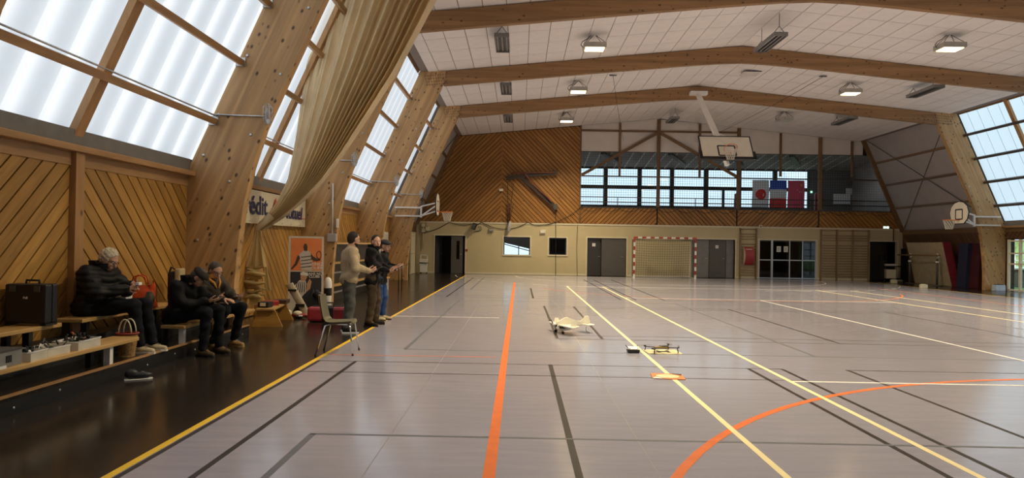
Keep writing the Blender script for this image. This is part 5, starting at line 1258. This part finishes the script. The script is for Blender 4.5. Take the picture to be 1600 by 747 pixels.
part('body', MB().bb((-.11, -.045, .075), (.12, .045, .135)), M['tan'], dn, .02); part('battery', MB().bb((-.02, -.04, .135), (.10, .04, .155)), M['dgrey'], dn, .008); part('camera', MB().ball((-.135, 0, .08), .025, 10, 8), M['black'], dn)
for sx, sy, z in ((-1, -1, .1), (-1, 1, .1), (1, -1, .125), (1, 1, .125)):
    e = (sx*.19, sy*.16, z); a = part('arm', MB().tube([(sx*.09, sy*.04, .11), e], .012, 8), M['black'], dn)
    part('motor', MB().lathe([(.016, 0), (.016, .035)], 10, (e[0], e[1], e[2]-.005)), M['black'], dn)
    part('propeller', MB().box((e[0], e[1], e[2]+.034), (.22, .018, .003), Matrix.Rotation(.5+sx*.8+sy*.3, 3, 'Z')), M['dgrey'], dn)
    part('leg', MB().tube([(e[0]*.95, e[1]*.95, z), (e[0], e[1], 0)], .007, 6), M['black'], dn)
rcx = thing('remote_controller', 'black remote controller with grey screen beside the drone', 'remote control', (1.70, 10.12, 0), .1); part('body', MB().prism([(-.08, 0), (.08, 0), (.095, .05), (-.095, .05)], 1, -.05, .05), M['black'], rcx, .008); part('screen', MB().box((0, .0, .07), (.15, .09, .008), Matrix.Rotation(.35, 3, 'X')), M['alu'], rcx)
for s in (-1, 1): part('stick', MB().tube([(s*.06, -.03, .05), (s*.06, -.035, .075)], .005, 6), M['black'], rcx); part('aerial', MB().tube([(s*.05, .05, .05), (s*.09, .1, .10)], .006, 6), M['black'], rcx)
pd = thing('landing_pad', 'flat orange framed landing pad lying across the pale court line', 'landing pad', (1.81, 8.29, .003), -.1)
part('mat', MB().bb((-.19, -.17, 0), (.19, .17, .006)), plain('pad_orange', (.68, .20, .06), .5), pd); part('centre', MB().ball((.0, -.0, .006), (.15, .12, .002), 24, 6), plain('pad_cream', (.78, .58, .34), .5), pd)
part('corner_flash', MB().prism([(-.19, -.17), (-.06, -.17), (-.15, -.06)], 2, .006, .008), M['white'], pd); part('corner_flash', MB().prism([(.19, .17), (.06, .17), (.17, .07)], 2, .006, .008), M['black'], pd)
# ================================================================== people: smooth bodies meshed from blended tapered limbs
def sdf_mesh(prims, h=.012, k=.03, disp=None, cut=None):
    """prims: ('c', a, b, ra, rb) tapered limb | ('e', centre, radii, 3x3) ellipsoid; returns verts, quads by surface nets"""
    lo = np.full(3, 1e9); hi = np.full(3, -1e9); bbs = []
    for p in prims:
        if p[0] == 'c':
            a, b = np.array(p[1]), np.array(p[2]); r = max(p[3], p[4]); l, u = np.minimum(a, b)-r, np.maximum(a, b)+r
        else:
            c = np.array(p[1]); r = max(p[2]); l, u = c-r, c+r
        bbs.append((l, u)); lo = np.minimum(lo, l); hi = np.maximum(hi, u)
    pad = k+4*h; lo -= pad; hi += pad; n = np.ceil((hi-lo)/h).astype(int)+1
    D = np.full(n, 1., np.float32); ax = [lo[i]+h*np.arange(n[i]) for i in range(3)]
    for p, (l, u) in zip(prims, bbs):
        s = [slice(max(0, int((l[i]-pad-lo[i])/h)), min(n[i], int((u[i]+pad-lo[i])/h)+2)) for i in range(3)]
        X, Y, Z = np.meshgrid(ax[0][s[0]], ax[1][s[1]], ax[2][s[2]], indexing='ij')
        if p[0] == 'c':
            a, b = np.array(p[1], float), np.array(p[2], float); d = b-a; L2 = max(d @ d, 1e-9)
            t = np.clip(((X-a[0])*d[0]+(Y-a[1])*d[1]+(Z-a[2])*d[2])/L2, 0, 1)
            v = np.sqrt((X-a[0]-t*d[0])**2+(Y-a[1]-t*d[1])**2+(Z-a[2]-t*d[2])**2)-(p[3]+(p[4]-p[3])*t)
        else:
            c = p[1]; r = p[2]; Q = np.stack([X-c[0], Y-c[1], Z-c[2]], -1)
            if len(p) > 3 and p[3] is not None: Q = Q @ np.array(p[3])          # columns are the ellipsoid axes
            g = np.sqrt((Q[..., 0]/r[0])**2+(Q[..., 1]/r[1])**2+(Q[..., 2]/r[2])**2); v = (g-1)*min(r)
            v = np.where(g > 1, (g-1)*min(r), (g-1)*min(r))
        o = D[s[0], s[1], s[2]]; m = np.clip(.5+.5*(o-v)/k, 0, 1); D[s[0], s[1], s[2]] = o*(1-m)+v*m-k*m*(1-m)
    if disp is not None or cut is not None:
        X, Y, Z = np.meshgrid(*ax, indexing='ij')
        if disp is not None: D = D-disp(X, Y, Z)*(np.abs(D) < .06)
        if cut is not None: D = np.maximum(D, cut(X, Y, Z))
    # surface nets
    ins = D < 0; cn = n-1; cnt = np.zeros(cn); pos = np.zeros((*cn, 3))
    def sl(dx, dy, dz): return (slice(dx, dx+cn[0]), slice(dy, dy+cn[1]), slice(dz, dz+cn[2]))
    cor = [(a, b, c) for a in (0, 1) for b in (0, 1) for c in (0, 1)]
    for i, a in enumerate(cor):
        for b in cor[i+1:]:
            if sum(abs(p-q_) for p, q_ in zip(a, b)) != 1: continue
            A, B = D[sl(*a)], D[sl(*b)]; cr = (A < 0) != (B < 0)
            with np.errstate(all='ignore'): t = np.where(cr, A/(A-B), 0)
            for ax_ in range(3): pos[..., ax_] += np.where(cr, a[ax_]+t*(b[ax_]-a[ax_]), 0)
            cnt += cr
    act = cnt > 0; idx = np.full(cn, -1); idx[act] = np.arange(act.sum())
    g0 = np.stack(np.nonzero(act), -1); V = lo+h*(g0+pos[act]/cnt[act][:, None])
    F = []
    for ax_ in range(3):
        o1, o2 = [(1, 2), (2, 0), (0, 1)][ax_]
        a = np.roll(ins, -1, ax_); ch = np.stack(np.nonzero((ins != a)), -1)
        ch = ch[(ch[:, ax_] < n[ax_]-1) & (ch[:, o1] > 0) & (ch[:, o2] > 0) & (ch[:, o1] < cn[o1]) & (ch[:, o2] < cn[o2])]
        e1 = np.zeros(3, int); e1[o1] = 1; e2 = np.zeros(3, int); e2[o2] = 1
        q_ = [idx[tuple((ch-d).T)] for d in (0*e1, e1, e1+e2, e2)]
        fl_ = ins[tuple(ch.T)]
        Q = np.stack(q_, -1); Q[~fl_] = Q[~fl_][:, ::-1]; F.append(Q)
    F = np.concatenate(F); F = F[(F >= 0).all(1)]
    return V, F
def sdf_part(name, parts, mat, parent, matfn=None):
    """parts: list of (V, F) joined into one mesh"""
    Vs = []; Fs = []; n = 0
    for V, F in parts: Vs.append(V); Fs.append(F+n); n += len(V)
    V = np.concatenate(Vs); F = np.concatenate(Fs)
    me = bpy.data.meshes.new(name); me.from_pydata(V.tolist(), [], F.tolist())
    me.polygons.foreach_set('use_smooth', [True]*len(F))
    for m in (mat if isinstance(mat, list) else [mat]): me.materials.append(m)
    if matfn is not None:
        c = V[F].mean(1); me.polygons.foreach_set('material_index', matfn(c).astype(int).tolist())
    me.update(); return link(name, me, parent) if parent is not None else me
def V3(*a): return np.array(a, float)
def rotm(yaw=0, pitch=0, roll=0):
    """head frame: yaw to the left, pitch down, roll to the left ear; columns = forward, left, up"""
    return np.array(Matrix.Rotation(yaw, 3, 'Z') @ Matrix.Rotation(pitch, 3, 'Y') @ Matrix.Rotation(roll, 3, 'X'))
def unit(v): return v/np.linalg.norm(v)
def hand(w_, fwd, palm, side, curl=.6, spread=1., sc=1.):
    """wrist, pointing direction, palm normal; side +1 when the thumb lies towards palm x fwd"""
    fwd = unit(np.array(fwd, float)); palm = np.array(palm, float); palm = unit(palm-fwd*(palm @ fwd)); lat = np.cross(palm, fwd)*side
    P = [('c', w_-fwd*.03, w_+fwd*.03, .024*sc, .027*sc)]
    for s in (-.6, -.2, .2, .6): P.append(('c', w_+fwd*.025, w_+fwd*.085*sc+lat*s*.042*sc, .017*sc, .0125*sc))
    for i, (s, L) in enumerate(((.72, .070), (.25, .080), (-.25, .075), (-.70, .058))):
        p = w_+fwd*.085*sc+lat*s*.042*sc; a = curl*(.55+.08*i)
        d = fwd+lat*s*.10*spread
        for j in range(3):
            d2 = unit(d)*math.cos(a)+palm*math.sin(a); q_ = p+d2*L*sc*(.46, .31, .23)[j]
            P.append(('c', p, q_, (.0105, .0095, .0085)[j]*sc, (.0095, .0085, .0075)[j]*sc)); p = q_; a += curl*.75
    p = w_+fwd*.025+lat*.026*sc; d = unit(fwd*.65+lat*.75+palm*.35)
    for j, L in enumerate((.040, .034, .028)):
        q_ = p+d*L*sc; P.append(('c', p, q_, (.0135, .0115, .010)[j]*sc, (.0115, .010, .0085)[j]*sc)); p = q_; d = unit(d+fwd*.35+palm*.25*curl)
    return P
SKIN = plain('skin', (.52, .29, .19), .5, var=.08, scale=25.); SKIN.node_tree.nodes['Principled BSDF'].inputs['Subsurface Weight'].default_value = .08
LIP = plain('lips', (.36, .13, .10), .45, var=0)
EYEW = plain('eye_white', (.7, .68, .64), .3, var=0); EYED = plain('eye_dark', (.02, .014, .010), .2, var=0)
def cl_(n, c, r=.8, b=.4, s=60., var=.12): return plain(n, c, r, var=var, scale=12., bump=b, bscale=s, spec=.2)
def person(label, loc, rz, J, st):
    """J joints in the local frame (+X forward, +Y left); st style"""
    root_me = None
    H = V3(*J['head']); R = rotm(*J.get('headrot', (0, 0, 0))); hp = lambda x, y, z: H+R @ V3(x, y, z)
    g = st.get('girth', 1.)
    ch, pe, nk = V3(*J['chest']), V3(*J['pelvis']), V3(*J['neck'])
    head = [('e', hp(-.012, 0, .022), (.098, .077, .100), R), ('e', hp(.030, 0, -.045), (.066, .060, .078), R), ('e', hp(.058, 0, -.092), (.026, .030, .022), R),
            ('c', hp(.082, 0, .012), hp(.112, 0, -.030), .010, .0145), ('e', hp(.066, 0, .030), (.024, .056, .016), R),
            ('e', hp(.0, .078, -.012), (.020, .011, .033), R), ('e', hp(.0, -.078, -.012), (.020, .011, .033), R),
            ('e', hp(.081, 0, -.062), (.014, .024, .006), R), ('e', hp(.079, 0, -.073), (.013, .021, .007), R),
            ('e', hp(.060, .040, -.028), (.022, .020, .020), R), ('e', hp(.060, -.040, -.028), (.022, .020, .020), R)]
    body = [('c', nk, hp(-.03, 0, -.06), .058*g**.5, .054), ('c', ch, nk, .10*g, .062)]
    body += [('e', (ch+pe)/2, (.115*g, .15*g, .25), None), ('c', pe+V3(0, .07, 0), pe-V3(0, .07, 0), .11*g, .11*g)]
    jk = []; tr = []; hands = []; shoes = []
    body_arms = []
    for s, n in ((1, 'l'), (-1, 'r')):
        sh_, el, wr = V3(*J['sh_'+n]), V3(*J['el_'+n]), V3(*J['wr_'+n])
        body_arms += [('c', ch+(sh_-ch)*.3, sh_, .07, .055), ('c', sh_, el, .048, .038), ('c', el, wr, .038, .026)]
        a = st.get('arm', 1.)
        jk += [('c', ch+(sh_-ch)*.35+V3(0, 0, .01), sh_, .10*a*g**.5, .082*a), ('c', sh_, el, .080*a, .064*a), ('c', el, el+(wr-el)*.93, .062*a, .044*a)]
        hp_, kn, an = V3(*J['hip_'+n]), V3(*J['kn_'+n]), V3(*J['an_'+n])
        body_arms += [('c', hp_, kn, .075, .05), ('c', kn, an, .05, .035)]
        lg_ = st.get('leg', 1.)
        tr += [('c', pe, hp_, .115*g, .105*lg_), ('c', hp_, kn, .098*lg_, .070*lg_), ('c', kn, an+V3(0, 0, .02), .068*lg_, st.get('cuff', .058))]
        f = unit(V3(*J.get('toe_'+n, (1, 0, 0)))); a0 = an*V3(1, 1, 0)+V3(0, 0, J.get('ground_'+n, J.get('ground', 0))); lat = np.cross(V3(0, 0, 1), f)
        shoes.append((a0, f, lat, s))
        hd_ = J['hand_'+n]; hands += [hand(wr, hd_[0], hd_[1], hd_[2], hd_[3] if len(hd_) > 3 else .7)]
    bodyP = sdf_mesh(body+body_arms, .014, .03); headP = sdf_mesh(head+[('c', nk, hp(-.03, 0, -.05), .056, .055)], .0065, .016); handP = [sdf_mesh(hq, .0042, .009) for hq in hands]
    me = sdf_part('person', [bodyP, headP]+handP, [st.get('skin', SKIN), LIP], None,
                  lambda c: ((lambda q_: (q_[:, 0] > .074) & (np.abs(q_[:, 1]) < .024) & (q_[:, 2] < -.055) & (q_[:, 2] > -.080))((c-H) @ R)))
    root = tag(link('person', me, None, loc, rz), label, 'person')
    jd = st.get('disp')
    t = [('c', ch, nk, .115*g, .075), ('e', ch+V3(-.005, 0, -.03), (.135*g, .185*g, .17), None), ('e', (ch+pe)/2+V3(.015*g, 0, -.02), (.145*g, .175*g, .22), None)]
    hem = V3(*J['hem']) if 'hem' in J else pe+V3(0, 0, -.05)
    t += [('c', hem+V3(0, .085*g, 0), hem-V3(0, .085*g, 0), .125*g, .125*g)]
    for e in st.get('extra', []): t.append(e)
    sdf_part('jacket' if st['top'][0] != 'sweater' else 'sweater', [sdf_mesh(jk+t, .0115, .045, jd)], st['top'][1], root)
    if 'legpad' in J: tr += J['legpad']
    sdf_part('trousers', [sdf_mesh(tr, .0115, .04, lambda x, y, z: .004*np.sin(38*z+14*x+9*y)+.003*np.sin(61*z-22*x))], st['trousers'], root)
    for a0, f, lat, s in shoes:
        S = [('c', a0-f*.055+V3(0, 0, .05), a0+f*.02+V3(0, 0, .055), .040, .042), ('c', a0+f*.02+V3(0, 0, .05), a0+f*.155+V3(0, 0, .034), .040, .032), ('c', a0-f*.02+V3(0, 0, .05), a0-f*.01+V3(0, 0, .11), .040, .044)]
        sh = sdf_part('shoe', [sdf_mesh(S, .009, .02, None, lambda x, y, z, q_=a0[2]+.018: q_-z)], st['shoe'], root)
        so_ = [tuple(a0+f*u+lat*v) for u, v in ((-.10, -.028), (-.06, -.042), (.05, -.040), (.13, -.046), (.185, -.02), (.185, .02), (.13, .044), (.05, .038), (-.06, .042), (-.10, .028))]
        n = len(so_); part('sole', MB().add(so_+[(x, y, z+.024) for x, y, z in so_], [tuple(range(n-1, -1, -1)), tuple(range(n, 2*n))]+[(i, (i+1) % n, (i+1) % n+n, i+n) for i in range(n)]), st['sole'], sh)
        lc = MB()
        for q_ in range(3): p0 = a0+f*(.045+.022*q_)+V3(0, 0, .093-.008*q_); lc.tube([tuple(p0-lat*.022), tuple(p0+V3(0, 0, .008)), tuple(p0+lat*.022)], .004, 5)
        part('lace', lc, st.get('lace', M['grey']), sh)
    # hair or cap
    if 'hair' in st:
        hr = [('e', hp(-.024, 0, .034), (.100*st.get('hs', 1.), .086*st.get('hs', 1.), .100*st.get('hs', 1.)), R)]
        if st.get('hlow', 1): hr.append(('e', hp(-.056, 0, -.02), (.062, .074, .075), R))
        dd = st.get('hd'); sdf_part('hair', [sdf_mesh(hr, .007, .02, dd, lambda x, y, z: ((x-H[0])*R[0, 0]+(y-H[1])*R[1, 0]+(z-H[2])*R[2, 0])-(.050+.6*np.maximum(((x-H[0])*R[0, 2]+(y-H[1])*R[1, 2]+(z-H[2])*R[2, 2])-.075, -.09 if 0 else -.03)))], st['hair'], root)
    if 'cap' in st:
        cp_ = [('e', hp(-.012, 0, .062), (.114, .096, .060), R), ('e', hp(-.02, 0, .045), (.108, .092, .055), R)]
        co = sdf_part('cap', [sdf_mesh(cp_, .007, .02, None, lambda x, y, z: (.028-((x-H[0])*R[0, 2]+(y-H[1])*R[1, 2]+(z-H[2])*R[2, 2])))], st['cap'], root)
        if st.get('peak', 1): sdf_part('peak', [sdf_mesh([('e', hp(.105, 0, .040), (.065, .078, .014), R @ rotm(0, .25, 0))], .006, .01)], st['cap'], co)
    if 'beard' in st: sdf_part('beard', [sdf_mesh([('e', hp(.050, 0, -.090), (.040, .048, .038), R), ('e', hp(.02, .05, -.06), (.03, .02, .05), R), ('e', hp(.02, -.05, -.06), (.03, .02, .05), R)], .007, .015, None, lambda x, y, z: ((x-H[0])*R[0, 2]+(y-H[1])*R[1, 2]+(z-H[2])*R[2, 2])+.074)], st['beard'], root)
    for s in (-1, 1):
        ey = part('eye', MB().ball(tuple(hp(.074, s*.031, .006)), .0125, 10, 8), EYEW, root); part('iris', MB().ball(tuple(hp(.0825, s*.031, .005)), .0058, 8, 6), EYED, ey)
        part('eyebrow', MB().tube([tuple(hp(.086, s*.016, .030)), tuple(hp(.085, s*.032, .035)), tuple(hp(.074, s*.050, .029))], .0042, 5), st.get('brow', st.get('hair', M['grey'])), root)
    if st.get('glasses'):
        gm = MB()
        for s in (-1, 1):
            gm.tube([tuple(hp(.100, s*.033+.024*math.cos(t), .003+.019*math.sin(t))) for t in np.linspace(0, 2*math.pi, 13)[:-1]], .0026, 5, closed=True)
            gm.tube([tuple(hp(.100, s*.057, .006)), tuple(hp(.06, s*.078, .008)), tuple(hp(-.01, s*.083, .002))], .0026, 5)
        gm.tube([tuple(hp(.100, -.010, .006)), tuple(hp(.104, 0, .009)), tuple(hp(.100, .010, .006))], .0026, 5)
        part('glasses', gm, M['black'], root)
    if 'collar' in st:
        cc = nk+V3(.0, 0, .0); up_ = unit(hp(-.03, 0, -.06)-nk)
        part('collar', MB().grid(lambda u, v: tuple(cc+V3(.108*g**.5*math.cos(2*math.pi*u)*(1+.12*v), .112*g**.5*math.sin(2*math.pi*u)*(1+.12*v), -.02+.075*v+(.02 if math.cos(2*math.pi*u) < 0 else -.015)*v)+up_*.0), 28, 5), st['collar'], root)
    return root, hp
C_ = dict(black=cl_('black_quilted_nylon', (.008, .0075, .007), .5, .3, 30.), black2=cl_('black_jacket_cloth', (.006, .006, .0065), .75), navyj=cl_('dark_denim', (.009, .010, .013), .9), brownj=cl_('taupe_jacket_cloth', (.055, .042, .032), .7),
          beige=cl_('beige_wool', (.44, .35, .22), .95, .8, 120.), jeans=cl_('grey_green_denim', (.085, .085, .075), .85, .4, 150., .3), khaki=cl_('brown_khaki', (.075, .052, .030), .85), blue=cl_('blue_denim', (.035, .075, .20), .85, .4, 150., .3),
          white=cl_('white_hair', (.62, .53, .38), .8, .9, 70., .3), dark=cl_('dark_hair', (.022, .016, .013), .6, .6, 90.), greyh=cl_('grey_hair', (.09, .075, .06), .7, .6, 90.), capw=cl_('dark_wool_cap', (.030, .026, .021), .95, .6, 140.), tan=cl_('tan_suede', (.42, .26, .10), .8), cream=cl_('cream_canvas', (.58, .48, .30), .8), shoeb=cl_('black_trainer', (.016, .014, .012), .6), shoet=cl_('tan_black_trainer', (.10, .066, .035), .7, .4, 40., .7), orange=cl_('orange_lining', (.55, .25, .05), .8), beardg=cl_('grey_beard', (.16, .13, .10), .9, .9, 120.))
quilt = lambda x, y, z: .013*np.abs(np.sin(z*40+.6*np.sin(9*y+7*x)))+.004*np.sin(31*x+23*y)
fold = lambda x, y, z: .008*np.sin(30*z+12*x+16*y)+.007*np.sin(-19*z+27*y+33*x)
knit = lambda x, y, z: .008*np.sin(24*z+10*x+13*y)+.007*np.sin(17*x-29*y+8*z)
# ---- seated: white-haired man in a black quilted jacket, on the rear bench
SD = dict
J = SD(pelvis=(-.02, 0, .75), chest=(.03, 0, 1.06), neck=(.08, 0, 1.21), head=(.175, 0, 1.295), headrot=(0, .55, 0), hem=(-.02, 0, .72),
       sh_l=(.05, .22, 1.11), sh_r=(.05, -.22, 1.11), el_l=(.23, .28, .92), el_r=(.20, -.29, .90), wr_l=(.43, .07, .98), wr_r=(.43, -.07, .95),
       hand_l=((.6, -.5, .30), (.2, -.9, -.3), -1, .9), hand_r=((.75, .45, .15), (.1, .9, .3), 1, .9),
       hip_l=(.05, .10, .71), hip_r=(.05, -.10, .71), kn_l=(.56, .13, .74), kn_r=(.56, -.12, .75), an_l=(.66, .13, .27), an_r=(.63, -.10, .27), ground=.172)
person('white-haired man with glasses in black quilted jacket seated on the rear bench', (-5.19, 8.33, 0), 0, J,
       dict(girth=1.3, arm=1.3, leg=1.12, top=('jacket', C_['black']), disp=quilt, trousers=C_['navyj'], shoe=C_['cream'], sole=M['white'], hair=C_['white'], hs=1.10, hd=lambda x, y, z: .008*np.sin(95*x)*np.sin(88*y)*np.sin(92*z), glasses=1, brow=C_['white'], collar=C_['black']))
# ---- seated: man in a flat cap bent over his phone
J = SD(pelvis=(-.06, 0, .56), chest=(.04, 0, .87), neck=(.14, 0, 1.00), head=(.255, .02, 1.045), headrot=(.15, .85, 0), hem=(-.06, 0, .53),
       sh_l=(.07, .20, .92), sh_r=(.07, -.20, .92), el_l=(.27, .26, .72), el_r=(.22, -.27, .70), wr_l=(.46, .10, .76), wr_r=(.45, -.09, .74),
       hand_l=((.8, -.4, .05), (0, -.5, .8), 1, .6), hand_r=((.8, .45, .05), (0, .4, .8), -1, .6),
       hip_l=(.0, .10, .54), hip_r=(.0, -.10, .54), kn_l=(.47, .16, .59), kn_r=(.46, -.12, .59), an_l=(.46, .19, .10), an_r=(.42, -.12, .10), toe_l=(1, -.15, 0), toe_r=(1, -.2, 0))
person('man in a dark flat cap bent over his phone on the front bench', (-4.60, 9.28, 0), -.12, J,
       dict(girth=1.08, arm=1.1, leg=1.05, top=('jacket', C_['black2']), disp=fold, trousers=C_['navyj'], shoe=C_['shoet'], sole=M['black'], cap=C_['capw'], hair=C_['greyh'], hs=.97, beard=C_['beardg'], brow=C_['greyh'], collar=C_['black2'], lace=C_['tan']))
# ---- seated: grey-haired man with glasses, taupe jacket with orange collar
J = SD(pelvis=(-.04, 0, .55), chest=(.05, 0, .89), neck=(.09, 0, 1.03), head=(.17, 0, 1.115), headrot=(-.30, .50, 0), hem=(-.04, 0, .52),
       sh_l=(.06, .20, .95), sh_r=(.06, -.20, .95), el_l=(.19, .27, .76), el_r=(.18, -.27, .75), wr_l=(.42, .14, .73), wr_r=(.43, -.13, .72),
       hand_l=((.85, -.3, -.05), (0, -.4, .8), 1, .55), hand_r=((.85, .3, -.1), (0, .2, -.9), 1, .35),
       hip_l=(.03, .10, .52), hip_r=(.03, -.10, .52), kn_l=(.47, .20, .58), kn_r=(.45, -.12, .58), an_l=(.32, .24, .10), an_r=(.30, -.16, .10), toe_l=(1, -.1, 0), toe_r=(1, -.35, 0))
r3, hp3 = person('grey-haired man with glasses and orange-lined taupe jacket on the front bench', (-4.55, 9.92, 0), -.30, J,
       dict(girth=1.05, arm=1.08, leg=1.05, top=('jacket', C_['brownj']), disp=fold, trousers=C_['navyj'], shoe=C_['tan'], sole=C_['tan'], hair=C_['greyh'], hs=1.0, glasses=1, collar=C_['orange']))
for s_ in (-1, 1): part('collar_lining', MB().tube([(.05, s_*.125, 1.035), (.13, s_*.105, 1.005), (.195, s_*.065, .945), (.215, s_*.02, .86)], [.012, .020, .020, .010], 8), C_['orange'], r3)
# ---- standing: man in the beige sweater, seen from behind his right shoulder
J = SD(pelvis=(0, 0, .93), chest=(.02, 0, 1.30), neck=(.03, 0, 1.47), head=(.075, -.01, 1.615), headrot=(.35, .08, 0), hem=(0, 0, .93),
       sh_l=(.02, .20, 1.38), sh_r=(.02, -.20, 1.38), el_l=(.07, .28, 1.13), el_r=(.06, -.28, 1.12), wr_l=(.33, .13, 1.07), wr_r=(.33, -.13, 1.06),
       hand_l=((.85, -.35, .0), (.0, -.55, .75), 1, .75), hand_r=((.85, .35, .0), (.0, .55, .75), -1, .75),
       hip_l=(0, .10, .90), hip_r=(0, -.10, .90), kn_l=(.03, .13, .49), kn_r=(.02, -.13, .49), an_l=(.0, .15, .09), an_r=(-.02, -.15, .09), toe_l=(1, .1, 0), toe_r=(1, -.2, 0))
person('man in beige sweater and grey jeans standing at the yellow line', (-2.95, 11.86, 0), math.radians(22), J,
       dict(girth=1.12, arm=1.12, leg=1.12, cuff=.075, top=('sweater', C_['beige']), disp=knit, trousers=C_['jeans'], shoe=C_['shoeb'], sole=M['white'], hair=C_['dark'], hs=.985, beard=C_['dark'], glasses=1))
# ---- standing: smiling man in a black jacket, face turned to the camera
J = SD(pelvis=(0, 0, .93), chest=(.0, 0, 1.30), neck=(.01, 0, 1.45), head=(.05, -.01, 1.575), headrot=(-.95, .05, 0), hem=(0, 0, .86),
       sh_l=(.0, .20, 1.37), sh_r=(.0, -.20, 1.37), el_l=(.06, .27, 1.13), el_r=(.06, -.27, 1.12), wr_l=(.30, .12, 1.05), wr_r=(.30, -.12, 1.04),
       hand_l=((.85, -.35, .0), (.0, -.55, .75), 1, .75), hand_r=((.85, .35, .0), (.0, .55, .75), -1, .75),
       hip_l=(0, .10, .90), hip_r=(0, -.10, .90), kn_l=(.05, .14, .49), kn_r=(.02, -.13, .49), an_l=(.02, .16, .09), an_r=(-.03, -.15, .09), toe_l=(1, .15, 0), toe_r=(1, -.25, 0))
r5, hp5 = person('smiling man in a black jacket and brown trousers standing between the two others', (-2.74, 12.85, 0), math.radians(0), J,
       dict(girth=1.08, arm=1.1, leg=1.1, cuff=.072, top=('jacket', C_['black2']), disp=fold, trousers=C_['khaki'], shoe=C_['shoeb'], sole=M['black'], hair=C_['dark'], hs=.985, collar=C_['black2'], lace=C_['tan']))
part('shirt_collar', MB().prism([(-.035, 1.43), (.035, 1.43), (.0, 1.35)], 0, .105, .125), M['white'], r5)
# ---- standing: man in a black cap and blue jeans, half hidden
J = SD(pelvis=(0, 0, .88), chest=(.02, 0, 1.23), neck=(.05, 0, 1.38), head=(.11, 0, 1.50), headrot=(-.25, .22, 0), hem=(0, 0, .80),
       sh_l=(.02, .19, 1.30), sh_r=(.02, -.19, 1.30), el_l=(.08, .26, 1.07), el_r=(.09, -.25, 1.06), wr_l=(.34, .12, 1.08), wr_r=(.35, -.11, 1.07),
       hand_l=((.85, -.35, .0), (.0, -.55, .75), 1, .75), hand_r=((.85, .35, .0), (.0, .55, .75), -1, .75),
       hip_l=(0, .10, .85), hip_r=(0, -.10, .85), kn_l=(.06, .12, .46), kn_r=(.04, -.11, .46), an_l=(.03, .13, .09), an_r=(.0, -.13, .09))
person('man in a black knitted cap and blue jeans farthest of the standing three', (-2.80, 13.75, 0), math.radians(-8), J,
       dict(girth=1.02, arm=1.05, leg=1.0, top=('jacket', C_['black2']), disp=fold, trousers=C_['blue'], shoe=C_['cream'], sole=M['black'], cap=M['blackm'], peak=0, hair=C_['greyh'], hs=.97, glasses=1, brow=C_['greyh']))
# ---- things in hands
def transmitter(x, y, z, rz, label):
    r = thing('radio_transmitter', label, 'remote control', (x, y, z), rz, 'hand-held radio transmitters')
    part('body', MB().bb((-.05, -.085, -.02), (.05, .085, .02)), M['black'], r, .012); part('screen', MB().bb((-.045, -.03, .02), (-.01, .03, .023)), M['lampoff'], r)
    for s in (-1, 1): part('stick', MB().tube([(.015, s*.05, .02), (.015, s*.05, .045)], .004, 6), M['alu'], r)
    part('aerial', MB().tube([(.05, .0, .01), (.07, 0, .02), (.16, .02, .06)], .005, 6), M['black'], r)
    part('plate', MB().bb((.051, -.05, -.012), (.056, .05, .012)), M['alu'], r)
def fwd(x, y, rz, d, z): return (x+d*math.cos(rz), y+d*math.sin(rz), z)
a = math.radians(22); transmitter(*fwd(-2.95, 11.86, a, .425, 1.075), a, 'radio transmitter held by the man in the beige sweater')
transmitter(*fwd(-2.74, 12.85, 0, .395, 1.06), 0, 'radio transmitter held by the smiling man in black')
a = math.radians(-8); transmitter(*fwd(-2.80, 13.75, a, .44, 1.09), a, 'radio transmitter held by the man in the knitted cap')
def phone(loc, rz, label):
    r = thing('mobile_phone', label, 'phone', loc, rz, 'mobile phones in hand'); part('body', MB().box((0, 0, 0), (.075, .15, .009), Matrix.Rotation(-.25, 3, 'Y')), M['black'], r, .003); part('screen', MB().box((-.001, 0, .006), (.066, .135, .003), Matrix.Rotation(-.25, 3, 'Y')), M['glassd'] if 0 else M['black'], r)
phone((-4.06, 9.215, .79), -.12, 'phone held by the man in the flat cap'); phone((-4.06, 9.79, .745), -.30, 'phone held by the man with the orange collar')
mk_ = thing('model_part_in_hand', 'small white model part held by the white-haired man', 'model part', (-4.65, 8.33, 1.005)); part('body', MB().bb((-.02, -.035, -.015), (.03, .035, .02)), M['white'], mk_, .006); part('pin', MB().tube([(0, -.03, .02), (.01, -.03, .06)], .004, 6), M['alu'], mk_)
